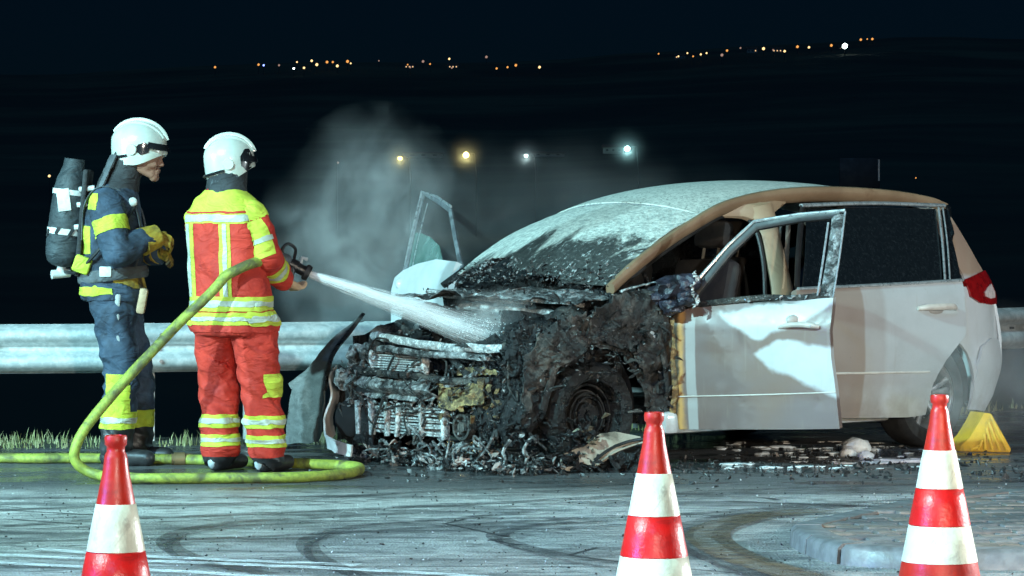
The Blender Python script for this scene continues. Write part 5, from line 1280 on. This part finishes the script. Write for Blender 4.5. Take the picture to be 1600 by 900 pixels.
M_boot = mat('boot_leather', (.014, .014, .015), (.03, .03, .032), 12, rough=.35, bump=.2, bsc=40)
M_bootc = mat('boot_reflector', (.45, .5, .52), (.3, .34, .36), 12, rough=.35)
M_helm = mat('helmet_shell', (.50, .51, .45), (.43, .44, .39), 5, rough=.25, coat=.5, dirt=(.42, .42, .38), dsc=6, dlo=.6, dhi=.8)
M_visor = mat('helmet_visor', (.012, .012, .014), None, rough=.12, coat=.6)
M_skin = mat('skin', (.28, .14, .09), (.24, .11, .07), 14, rough=.5, bump=.1, bsc=120)
M_hood = fabric('grey_hood', (.10, .11, .12), (.06, .065, .07))

M_hood2 = fabric('dark_hood', (.028, .030, .034), (.016, .017, .02), dirt=(.10, .11, .12), dsc=9, dlo=.6, dhi=.68)
def helmet(parent, c, yaw, scale=(.155, .125, .13), tilt=0.0, dark=True):
    """jet-style helmet: dome with brow, lower ear and neck line, crest, ear disc, retracted visor"""
    o = empty('helmet'); o.parent = parent; o.location = c; o.rotation_euler = (0, tilt, yaw)
    bm = bmesh.new(); seg, rw = 40, 22; rows = []; sx, sy, sz = scale
    for i in range(rw + 1):
        v = i / rw; row = []
        for k in range(seg):
            t = 2 * math.pi * k / seg; fwd = math.cos(t); sd = math.sin(t)
            # lower rim: low at ears and neck, raised over the face
            rim = -.62 - .42 * max(0, -fwd) ** 1.2 - .36 * abs(sd) ** 3 + .36 * max(0, fwd) ** 1.6
            ph = v * (math.pi / 2 + .0); zt = math.cos(ph)
            if v < .62: z = math.cos(v / .62 * math.pi / 2); r = math.sin(v / .62 * math.pi / 2)
            else: q = (v - .62) / .38; z = rim * q; r = 1 + .02 * math.sin(q * 3.1) - .04 * q + .10 * q * max(0, fwd) ** 3 - .10 * q * max(0, -fwd)
            crest = .035 * math.exp(-(sd * r / .16) ** 2) * max(0, z)
            ex = 1 + .06 * max(0, -fwd) * (1 - abs(z))
            row.append(bm.verts.new((sx * fwd * r * ex, sy * sd * r, sz * (z + crest))))
        rows.append(row)
    for a, b in zip(rows, rows[1:]):
        for k in range(seg): bm.faces.new((a[k], b[k], b[(k + 1) % seg], a[(k + 1) % seg]))
    bmesh.ops.remove_doubles(bm, verts=bm.verts[:], dist=1e-4); bmesh.ops.recalc_face_normals(bm, faces=bm.faces[:]); thicken(bm, .008)
    link('shell', bm, M_helm, o, angle=60)
    def surf(t, zz, e=1.02):
        r = math.sqrt(max(0.0, 1 - max(0, zz) ** 2)) if zz > 0 else 1 - .02 * zz * zz
        return Vector((sx * math.cos(t) * r * e, sy * math.sin(t) * r * e, sz * zz))
    for s in (-1, 1):
        # side window of the helmet (dark lens) framed by the shell
        pts = [(.62, .50), (.42, .10), (.50, -.34), (.78, -.52), (1.08, -.30), (1.16, .10), (.92, .46)] if dark else [(.95, .02), (1.0, -.30), (1.25, -.46), (1.52, -.30), (1.42, -.02), (1.2, .12)]
        bm = bmesh.new(); cv = bm.verts.new(surf(s * sum(q[0] for q in pts) / len(pts), sum(q[1] for q in pts) / len(pts), 1.045))
        vs = [bm.verts.new(surf(s * t, z, 1.035)) for t, z in pts]
        for k in range(len(vs)): bm.faces.new((cv, vs[k], vs[(k + 1) % len(vs)]))
        bmesh.ops.recalc_face_normals(bm, faces=bm.faces[:]); bmesh.ops.subdivide_edges(bm, edges=bm.edges[:], cuts=1); thicken(bm, .01); link('side_lens', bm, M_visor, o)
        bm = bmesh.new(); tube(bm, [surf(s * 1.62, -.30, .97), surf(s * 1.62, -.30, 1.09)], [.034, .030], 18); link('ear_disc', bm, M_helm, o)
    for s in (-1, 1):
        bm = bmesh.new(); tube(bm, [Vector((sx * math.cos(R(a)) * 1.015, s * sy * .42 * (1 - .25 * abs(math.cos(R(a)))), sz * .93 * math.sin(R(a)))) for a in range(28, 160, 8)], .006, 6); link('ridge', bm, M_helm, o)
    bm = bmesh.new(); tube(bm, [surf(t, -.55 - .40 * max(0, -math.cos(t)) ** 1.2 + .0 * t, .99) for t in [R(a) for a in range(100, 261, 10)]], .009, 6); link('rim_gasket', bm, M_visor, o)
    bm = bmesh.new(); pr = None
    for k in range(17):
        t = R(-62 + 124 * k / 16); row = [bm.verts.new(surf(t, z, e)) for z, e in ((.16, 1.03), (-.02, 1.10), (-.10, 1.12))]
        if pr:
            for j in range(2): bm.faces.new((pr[j], row[j], row[j + 1], pr[j + 1]))
        pr = row
    bm.normal_update(); thicken(bm, .006); link('visor_edge', bm, M_visor, o)
    bm = bmesh.new(); tube(bm, [Vector((sx * math.cos(R(a)) * 1.02, 0, sz * (math.sin(R(a)) * 1.03 + .02))) for a in range(20, 165, 8)], .012, 8, squash=(1.3, .5), up=(0, 1, 0)); link('crest', bm, M_helm, o)
    return o

# ---------------------------------------------------------------- firefighter in red, seen from behind, holding the branch
ff = empty('person', (FX, FY, 0), label='firefighter in red and yellow gear holding the hose, back turned', cat='person')
yaw = math.atan2(.83, .55)                                   # facing away from the camera, turned towards the car
fw = Vector((math.cos(yaw), math.sin(yaw), 0)); rt = Vector((fw.y, -fw.x, 0))
B = Body()
rings_loft(B.bm, [(-.085, .0, .775, .150, .235), (-.085, .0, .80, .158, .244), (-.088, 0, .93, .158, .236), (-.098, -.005, 1.08, .150, .222), (-.106, -.005, 1.22, .152, .224), (-.112, 0, 1.36, .152, .232), (-.115, .0, 1.45, .136, .222), (-.117, .005, 1.52, .112, .168), (-.12, .01, 1.565, .085, .10), (-.12, .015, 1.60, .066, .07)], 32, yaw)
for z0, z1, r in ((.80, 1.2, .16), (1.2, 1.5, .15)): B.bones.append(('torso', Vector((-.09, 0, z0)), Vector((-.11, 0, z1)), .2, .2))
B.limb('neck', (-.12, .02, 1.56), (-.105, .03, 1.68), .068, .07)
B.limb('head', (-.10, .03, 1.70), (-.098, .035, 1.78), .085, .095)
c0 = Vector((-.115, 0, 1.440)); shR = c0 + rt * .185; shL = c0 - rt * .185
elR, wrR = Vector((.122, -.10, 1.215)), Vector((.192, .10, 1.075)); elL, wrL = Vector((-.27, .33, 1.22)), Vector((.06, .40, 1.13))
B.limb('armR', shR, elR, .070, .068); B.limb('foreR', elR, wrR, .066, .050)
B.limb('armL', shL, elL, .070, .066); B.limb('foreL', elL, wrL, .068, .052)
hipR, knR, anR = Vector((.035, -.045, .84)), Vector((.085, -.03, .49)), Vector((.120, -.07, .105))
hipL, knL, anL = Vector((-.185, .055, .84)), Vector((-.165, .10, .49)), Vector((-.150, .02, .105))
for s, h, k, a in (('R', hipR, knR, anR), ('L', hipL, knL, anL)):
    B.limb('thigh' + s, h, k, .128, .098); B.limb('shin' + s, k, a, .098, .092); B.limb('boot' + s, a, Vector((a.x, a.y, .06)), .05, .052)
    f = Vector((a.x, a.y, .045)); B.limb('boot' + s, f - fw * .04, f + fw * .19, .045, .040)
b = B.fuse(.0095, 4)
def amp(p):
    lab, t = B.near(p)
    if lab[:4] in ('boot', 'head', 'neck'): return 0.0, p
    if lab.startswith('thigh') or lab.startswith('shin'): return .025, Vector((p.x * 5, p.y * 5, p.z * 9.0 + p.x * 6))
    if lab.startswith('arm') or lab.startswith('fore'): return .017, Vector((p.x * 8 + p.z * 4, p.y * 8, p.z * 9))
    return .016, Vector((p.x * 5.5, p.y * 5.5, p.z * 5 + p.x * 4))
wrinkle(b, amp)
for v in b.verts: v.co.z = max(v.co.z, .004)
near = B.near
def zcut(z): return ((0, 0, z), (0, 0, 1))
# trousers, boots, jacket as clothing over the continuous body
isleg = lambda c: near(c)[0][:5] in ('thigh', 'shinR', 'shinL')
trous = link('trousers', shell(b, [zcut(.085), zcut(.86)], lambda c, n_: .085 < c.z < .86 and near(c)[0][:4] in ('thig', 'shin', 'boot', 'tors') and c.z > .085, .004), M_redc, ff)
jack = link('jacket', shell(b, [zcut(.79)], lambda c, n_: c.z > .79 and near(c)[0][:4] in ('tors', 'armR', 'armL', 'fore') or (c.z > .79 and near(c)[0][:4] == 'thig' and c.z > .79), .012, .008), M_redc, ff)
link('boot', shell(b, [zcut(.13)], lambda c, n_: c.z < .13 and near(c)[0] in ('bootR', 'shinR'), .003), M_boot, ff)
link('boot', shell(b, [zcut(.13)], lambda c, n_: c.z < .13 and near(c)[0] in ('bootL', 'shinL'), .003), M_boot, ff)
for a in (anR, anL):
    bm = bmesh.new(); blob(bm, Vector((a.x, a.y, .055)) - fw * .065, (.03, .03, .045), 1, 2, .03); link('heel_reflector', bm, M_bootc, ff)
def band(z0, z1, legs, name, mt, off, par, slope=0.0):
    no = Vector((slope, 0, 1)).normalized()
    f = lambda c: c.z + slope * c.x
    par_o = shell(b, [((0, 0, z0), no), ((0, 0, z1), no)], lambda c, n_: z0 < f(c) < z1 and near(c)[0] in legs, off, .003)
    return link(name, par_o, mt, par)
for z0, z1 in ((.248, .318), (.143, .208)):
    for s in ('R', 'L'):
        band(z0, z1, ('shin' + s,), 'reflective_band', M_hv, .008, trous); band(z0 + .022, z1 - .022, ('shin' + s,), 'silver_tape', M_silver, .0115, trous)
T = ('torso', 'thighR', 'thighL')
for z0, z1 in ((.905, .985), (.826, .897)):
    band(z0, z1, T, 'reflective_band', M_hv, .017, jack); band(z0 + .024, z1 - .024, T, 'silver_tape', M_silver, .0205, jack)
# yellow yoke over the shoulders with its silver tape
TT = ('torso', 'armR', 'armL')
yk = lambda c: near(c)[0] == 'torso'
link('hi_vis_yoke', shell(b, [zcut(1.395), zcut(1.575)], lambda c, n_: 1.395 < c.z < 1.575 and (near(c)[0] == 'torso' or (near(c)[0][:3] == 'arm' and near(c)[1] < .12)), .016, .003), M_hv, jack)
link('silver_tape', shell(b, [zcut(1.405), zcut(1.44)], lambda c, n_: 1.405 < c.z < 1.44 and near(c)[0] == 'torso', .0195, .003), M_silver, jack)
link('red_piping', shell(b, [zcut(1.447), zcut(1.456)], lambda c, n_: 1.447 < c.z < 1.456 and near(c)[0] == 'torso', .0195, .003), M_redc, jack)
def vstripe(x0, x1, z0, z1, mt, off, name, par, lean=0.0):
    no = Vector((1, 0, lean)).normalized(); f = lambda c: c.x + lean * (c.z - 1.1)
    return link(name, shell(b, [((x0, 0, 1.1), no), ((x1, 0, 1.1), no), zcut(z0), zcut(z1)], lambda c, n_: x0 < f(c) < x1 and z0 < c.z < z1 and n_.y < .1 and near(c)[0] == 'torso', off, .003), mt, par)
for x0, x1, ln in ((-.130, -.065, .03), (-.335, -.272, .05)):
    vstripe(x0, x1, .985, 1.395, M_hv, .0155, 'reflective_band', jack, ln); vstripe(x0 + .021, x1 - .021, .985, 1.395, M_silver, .019, 'silver_tape', jack, ln)
# sleeves: yellow back panels and cuff bands
def sleeve(lab, t0, t1, p0, p1, mt, off, name, filt=None):
    d = (p1 - p0).normalized(); q0, q1 = p0 + (p1 - p0) * t0, p0 + (p1 - p0) * t1
    return link(name, shell(b, [(q0, d), (q1, d)], lambda c, n_: near(c)[0] == lab and t0 < (c - p0).dot(d) / (p1 - p0).length < t1 and (filt is None or filt(c, n_)), off, .003), mt, jack)
dR_ = (elR - shR).normalized(); mR = Vector((-.62, -.78, 0)); mR = (mR - dR_ * mR.dot(dR_)).normalized()
def panel(t0, t1, mt, off, name, lim):
    q0, q1 = shR + (elR - shR) * t0, shR + (elR - shR) * t1; LN = (elR - shR).length
    return link(name, shell(b, [(q0, dR_), (q1, dR_), (shR + mR * lim, mR)], lambda c, n_: near(c)[0] == 'armR' and t0 < (c - shR).dot(dR_) / LN < t1 and (c - shR).dot(mR) > lim, off, .003), mt, jack)
panel(.14, 1.02, M_hv, .016, 'sleeve_panel', .012); panel(.56, .68, M_silver, .0195, 'silver_tape', .0)
sleeve('foreR', .32, .68, elR, wrR, M_hv, .016, 'reflective_band'); sleeve('foreR', .44, .56, elR, wrR, M_silver, .0195, 'silver_tape')
sleeve('foreL', .35, .7, elL, wrL, M_hv, .016, 'reflective_band')
kq = knR + rt * .082
link('knee_patch', shell(b, [zcut(.42), zcut(.55), (kq, rt)], lambda c, n_: .42 < c.z < .55 and near(c)[0] in ('thighR', 'shinR') and (c - kq).dot(rt) > 0, .009, .003), M_hv, trous)
bm = bmesh.new(); blob(bm, Vector((.085, -.10, .79)), (.035, .02, .02), 6, 2, .1); link('pocket_tag', bm, M_blackc, trous)
body = link('body', b, [M_blackc], ff)
# hood, helmet, gloves
bm = bmesh.new(); rings_loft(bm, [(-.12, .01, 1.535, .115, .14), (-.115, .015, 1.59, .105, .122), (-.11, .02, 1.65, .108, .112), (-.10, .03, 1.72, .104, .104)], 28, yaw, 2)
wrinkle(bm, lambda p: (.004, Vector((p.x * 16, p.y * 16, p.z * 22)))); link('neck_hood', bm, M_hood2, ff)
helmet(ff, (-.098, .035, 1.765), R(6), (.140, .120, .126), R(5))
hand(ff, wrR + Vector((.012, .0, -.004)), Vector((.62, .62, -.42)), Vector((.2, .3, .9)), None, M_glovet, curl=.9, thumb=-1, size=1.05)
hand(ff, wrL, Vector((.95, -.35, .1)), Vector((.1, -.7, .3)), None, M_glovet, curl=.8, size=1.05)

# ---------------------------------------------------------------- firefighter in navy with an air cylinder, side view
GX, GY = -2.226, 18.55
fg = empty('person', (GX, GY, 0), label='firefighter in dark navy gear wearing an air cylinder, side on', cat='person')
B = Body()
rings_loft(B.bm, [(-.085, 0, .96, .172, .20), (-.085, 0, 1.0, .178, .205), (-.09, 0, 1.12, .160, .195), (-.085, 0, 1.25, .158, .20), (-.085, 0, 1.38, .155, .21), (-.085, 0, 1.49, .140, .205), (-.075, 0, 1.56, .115, .155), (-.06, 0, 1.61, .085, .095), (-.045, 0, 1.65, .068, .07)], 32, 0)
B.bones += [('torso', Vector((-.09, 0, 1.0)), Vector((-.085, 0, 1.5)), .18, .18)]
B.limb('neck', (-.04, 0, 1.60), (.03, 0, 1.74), .064, .066)
B.limb('head', (.045, 0, 1.80), (.055, 0, 1.88), .095, .098)
shR, elR, wrR = Vector((-.10, -.215, 1.50)), Vector((-.03, -.27, 1.235)), Vector((.135, -.15, 1.305))
shL, elL, wrL = Vector((-.09, .215, 1.50)), Vector((.0, .27, 1.235)), Vector((.15, .07, 1.225))
for s, h, e, w in (('R', shR, elR, wrR), ('L', shL, elL, wrL)): B.limb('arm' + s, h, e, .084, .074); B.limb('fore' + s, e, w, .074, .055)
LR = (Vector((-.08, -.095, .95)), Vector((-.02, -.11, .54)), Vector((-.055, -.11, .11))); LL = (Vector((-.07, .095, .95)), Vector((.045, .11, .54)), Vector((.035, .11, .11)))
for s, (h, k, a) in (('R', LR), ('L', LL)):
    B.limb('thigh' + s, h, k, .122, .090); B.limb('shin' + s, k, a, .090, .080)
    B.limb('boot' + s, a, Vector((a.x, a.y, .06)), .062, .056); f = Vector((a.x, a.y, .05)); B.limb('boot' + s, f + Vector((-.04, 0, 0)), f + Vector((.18, -.02, -.005)), .05, .042)
b = B.fuse(.0095, 4)
def amp2(p):
    lab, t = B.near(p)
    if lab[:4] in ('boot', 'head', 'neck'): return 0.0, p
    if lab[:4] in ('thig', 'shin'): return .023, Vector((p.x * 6, p.y * 5, p.z * 9 + p.x * 6))
    if lab[:3] in ('arm', 'for'): return .017, Vector((p.x * 9 + p.z * 4, p.y * 8, p.z * 8))
    return .015, Vector((p.x * 6, p.y * 5, p.z * 6 + p.x * 5))
wrinkle(b, amp2)
for v in b.verts: v.co.z = max(v.co.z, .004)
near = B.near
tr2 = link('trousers', shell(b, [zcut(.12), zcut(1.0)], lambda c, n_: .12 < c.z < 1.0 and near(c)[0][:4] in ('thig', 'shin', 'tors'), .004), M_navy, fg)
jk2 = link('jacket', shell(b, [zcut(.955)], lambda c, n_: c.z > .955 and near(c)[0][:4] in ('tors', 'armR', 'armL', 'fore', 'thig'), .012, .008), M_navy, fg)
for s in ('R', 'L'): link('boot', shell(b, [zcut(.22)], lambda c, n_: c.z < .22 and near(c)[0] in ('boot' + s, 'shin' + s), .008), M_boot, fg)
def piece(name, cuts, pred, off, mt, par): return link(name, shell(b, cuts, pred, off, .003), mt, par)
def xcut(x): return ((x, 0, 0), (1, 0, 0))
for s in ('R', 'L'): piece('reflective_band', [zcut(.215), zcut(.315)], lambda c, n_: .215 < c.z < .315 and near(c)[0] == 'shin' + s, .009, M_hv2, tr2)
piece('silver_tape', [zcut(.25), zcut(.28)], lambda c, n_: .25 < c.z < .28 and near(c)[0] == 'shinR', .0125, M_silver, tr2)
piece('knee_panel', [zcut(.315), zcut(.53), xcut(.02), xcut(-.1)], lambda c, n_: .315 < c.z < .53 and near(c)[0] in ('shinR', 'thighR') and n_.y < -.3 and -.1 < c.x < .03, .009, M_hv2, tr2)
dA = (elR - shR).normalized()
piece('sleeve_band', [(shR + dA * .085, dA), (shR + dA * .165, dA)], lambda c, n_: near(c)[0] == 'armR' and .085 < (c - shR).dot(dA) < .165, .016, M_hv2, jk2)
piece('shoulder_patch', [zcut(1.475), zcut(1.56), xcut(-.20), xcut(-.135)], lambda c, n_: 1.475 < c.z < 1.56 and -.20 < c.x < -.135 and n_.y < .2, .015, M_hv2, jk2)
piece('back_patch', [zcut(1.22), zcut(1.38), xcut(-.245), xcut(-.185)], lambda c, n_: 1.22 < c.z < 1.38 and c.x < -.185 and n_.y < .3 and near(c)[0] == 'torso', .015, M_hv2, jk2)
piece('waist_band', [zcut(1.02), zcut(1.085)], lambda c, n_: 1.02 < c.z < 1.085 and near(c)[0] == 'torso' and c.x > -.06, .017, M_glovey, jk2)
piece('hem_band', [zcut(.985), zcut(1.03)], lambda c, n_: .985 < c.z < 1.03 and near(c)[0] in ('torso', 'thighR', 'thighL') and c.x < -.06, .017, M_hv2, jk2)
link('body', b, [M_blackc], fg)
# head with a face in profile
HB = Body(); hc = Vector((.062, 0, 1.80))
for (p, r) in (((.03, 0, .05), .095), ((.055, 0, .0), .085), ((.05, 0, -.05), .072), ((.085, 0, -.085), .040)):
    HB.limb('h', hc + Vector(p) + Vector((0, -.012, 0)), hc + Vector(p) + Vector((0, .012, 0)), r, r)
HB.limb('brow', hc + Vector((.122, -.03, -.002)), hc + Vector((.122, .03, -.002)), .014, .014)
HB.limb('nose', hc + Vector((.130, 0, -.012)), hc + Vector((.148, 0, -.044)), .010, .013); 
for s in (-1, 1): HB.limb('nostril', hc + Vector((.138, s * .010, -.050)), hc + Vector((.130, s * .015, -.048)), .009, .009); HB.limb('cheek', hc + Vector((.105, s * .04, -.05)), hc + Vector((.08, s * .05, -.05)), .026, .03)
HB.limb('lip', hc + Vector((.132, -.016, -.078)), hc + Vector((.132, .016, -.078)), .0095, .0095); HB.limb('lip', hc + Vector((.128, -.014, -.094)), hc + Vector((.128, .014, -.094)), .009, .009)
HB.limb('chin', hc + Vector((.112, -.012, -.122)), hc + Vector((.112, .012, -.122)), .026, .026); HB.limb('jaw', hc + Vector((.10, -.03, -.11)), hc + Vector((.03, -.055, -.08)), .022, .026); HB.limb('jaw', hc + Vector((.10, .03, -.11)), hc + Vector((.03, .055, -.08)), .022, .026)
hb = HB.fuse(.005, 2); bmesh.ops.rotate(hb, verts=hb.verts[:], cent=hc, matrix=Matrix.Rotation(R(8), 3, 'Y') @ Matrix.Rotation(R(-10), 3, 'Z'))
face = link('face', hb, M_skin, fg)
for s in (-1, 1):
    bm = bmesh.new(); blob(bm, hc + Vector((.112, s * .034 - .018, -.03)), (.010, .013, .010), 0, 2, 0); link('eye', bm, mat('eye_dark', (.05, .035, .03), None, rough=.2) if 'eye_dark' not in bpy.data.materials else bpy.data.materials['eye_dark'], face)
bm = bmesh.new(); rings_loft(bm, [(-.055, 0, 1.58, .115, .13), (-.035, 0, 1.64, .10, .11), (-.01, 0, 1.70, .096, .105), (.015, 0, 1.78, .105, .106), (.03, 0, 1.86, .11, .108)], 28, 0, 2)
wrinkle(bm, lambda p: (.007, Vector((p.x * 16, p.y * 16, p.z * 20)))); link('neck_hood', bm, M_blackc, fg)
bm = sheet([(-1, 0), (1, 0), (1, 1), (-1, 1)], (.12, .1), lambda u, v: Vector((-.06 - .075 * math.cos(u * 1.15) - .045 * (1 - v) + .04 * v, .115 * math.sin(u * 1.15), 1.60 + .19 * v)), .006); wrinkle(bm, lambda p: (.006, Vector((p.x * 14, p.y * 14, p.z * 14)))); link('neck_guard', bm, M_hood, fg)
helmet(fg, (.068, 0, 1.858), R(-8), (.160, .130, .130), R(11), dark=False)
# gloves with long yellow cuffs
def cuff(p0, p1, r0, r1, mt):
    bm = bmesh.new(); p0 = Vector(p0); p1 = Vector(p1); tube(bm, [p0 + (p1 - p0) * k / 5 for k in range(6)], [r0 + (r1 - r0) * k / 5 for k in range(6)], 18); wrinkle(bm, lambda p: (.004, p * 22)); link('glove_cuff', bm, mt, fg)
dR = (wrR - elR).normalized(); dL = (wrL - elL).normalized()
cuff(wrR - dR * .05, wrR + dR * .06, .084, .070, M_glovey); cuff(wrL - dL * .04, wrL + dL * .05, .076, .062, M_glovey)
hand(fg, wrR + dR * .06, Vector((.75, .35, -.35)), Vector((-.2, .6, -.6)), None, M_glovey, curl=1.15, thumb=1, size=.92)
hand(fg, wrL + dL * .05, Vector((.7, -.55, -.25)), Vector((-.2, -.6, -.6)), None, M_glovey, curl=1.15, thumb=-1, size=.92)
# tool pouch and strap tails on the hip
bm = bmesh.new(); tube(bm, catmull([(-.03, -.205, 1.02), (-.04, -.215, .85), (-.02, -.19, .68), (.0, -.16, .58)], 5), .016, 8, squash=(1, .4), up=(0, -1, 0)); link('hanging_strap', bm, mat('pale_strap', (.34, .36, .36), None, 20, rough=.6), fg)
bm = bmesh.new(); box(bm, (.10, -.15, .95), (.05, .05, .15), Matrix.Rotation(R(10), 3, 'Y'), bevel=.015); link('torch_pouch', bm, M_glovet, fg)

# ---- breathing apparatus on his back
ba = empty('breathing_apparatus', (GX - .30, GY, 1.10), label='grey air cylinder on a harness worn on the firefighter back', cat='breathing apparatus')
M_cyl = fabric('cylinder_cover', (.034, .044, .05), (.018, .024, .028), rough=.6)
M_refl = mat('pale_reflector', (.62, .64, .62), (.5, .52, .5), 20, rough=.4)
bl = ba.location; ax = Vector((.068, 0, .55)).normalized(); c0 = Vector((-.082, 0, .075))
bm = bmesh.new(); tube(bm, [c0 + ax * k for k in (-.03, -.022, 0, .04, .1, .25, .42, .48, .52, .56, .60)], [.03, .06, .088, .102, .106, .106, .100, .090, .074, .062, .060], 24); link('air_cylinder', bm, M_cyl, ba)
for k, (t, h, mt) in enumerate(((.175, .035, M_refl), (.405, .03, M_refl))):
    bm = bmesh.new(); tube(bm, [c0 + ax * (t - h / 2), c0 + ax * (t + h / 2)], .1095 if t < .3 else .1055, 24, caps=False); link('cylinder_band', bm, mt, ba)
for k in range(5):
    bm = bmesh.new(); t = .17 + .012 * (k % 2); a = R(-150 + 42 * k); p = c0 + ax * t + Vector((math.cos(a) * .111, math.sin(a) * .111, 0)); box(bm, p, (.02, .006, .045), Matrix.Rotation(a + 1.57, 3, 'Z') @ Matrix.Rotation(R(30), 3, 'Y')); link('dark_stripe', bm, M_blackc, ba, smooth=False)
bm = bmesh.new(); box(bm, c0 + ax * .36 + Vector((-.02, -.105, 0)), (.075, .012, .13), Matrix.Rotation(R(-7), 3, 'Y'), bevel=.004); link('cylinder_label', bm, M_refl, ba)
bm = bmesh.new(); tube(bm, [c0 + ax * -.02, c0 + ax * -.08], .026, 12); tube(bm, [c0 + ax * -.065 + Vector((-.05, -.02, -.01)), c0 + ax * -.065 + Vector((.05, .02, 0))], .026, 12); link('valve', bm, M_refl, ba)
bm = bmesh.new(); box(bm, (.045, 0, .30), (.03, .27, .62), Matrix.Rotation(R(5), 3, 'Y'), bevel=.012); link('back_plate', bm, M_blackc, ba)
for t, z in ((.2, 0), (.33, 0), (.42, 0)):
    bm = bmesh.new(); tube(bm, [c0 + ax * t + Vector((.10, s, 0)) for s in (-.10, .10)], .014, 8); q = c0 + ax * t; tube(bm, [q + Vector((.06, -.10, 0)), q + Vector((.15, -.10, .01))], .016, 8); link('retaining_strap', bm, M_refl, ba)
for s in (-1, 1):
    bm = bmesh.new(); pts = [Vector((x, s * y, z)) - bl for x, y, z in ((GX - .25 , 0, 1.30), (GX - .235, 0, 1.50), (GX - .16, 0, 1.60), (GX - .03, 0, 1.585), (GX + .065, 0, 1.47), (GX + .09, 0, 1.28), (GX + .05, 0, 1.12))]
    pts = [Vector((p.x, (.12 * s), p.z)) for p in pts]; tube(bm, catmull(pts, 5), .026, 8, squash=(.25, 1), up=(0, 1, 0)); link('shoulder_strap', bm, M_hood, ba)
bm = bmesh.new(); tube(bm, catmull([(.05 + .195 * math.cos(t) + .165, .232 * math.sin(t), .0 + .02 * math.cos(t)) for t in [k * math.pi / 10 for k in range(21)]], 2), .034, 8, squash=(.35, 1), up=(0, 0, 1)); link('hip_belt', bm, M_hood, ba)
bm = bmesh.new(); box(bm, (.20, -.242, .02), (.07, .02, .06), bevel=.008); link('belt_buckle', bm, M_refl, ba)
bm = bmesh.new(); tube(bm, catmull([c0 + ax * -.06 + Vector((.03, -.03, 0)), Vector((.03, -.16, .02)), Vector((.14, -.24, .12)), Vector((.30, -.22, .30)), Vector((.36, -.13, .40))], 6), .010, 8); link('air_hose', bm, M_black, ba)
bm = bmesh.new(); blob(bm, (.345, -.15, .42), (.028, .02, .028), 3, 2, 0); link('pressure_gauge', bm, M_refl, ba)
bm = bmesh.new(); box(bm, (.06, -.2, .06), (.10, .05, .10), Matrix.Rotation(R(20), 3, 'Y'), bevel=.015); link('hip_pad', bm, M_hv2, ba)
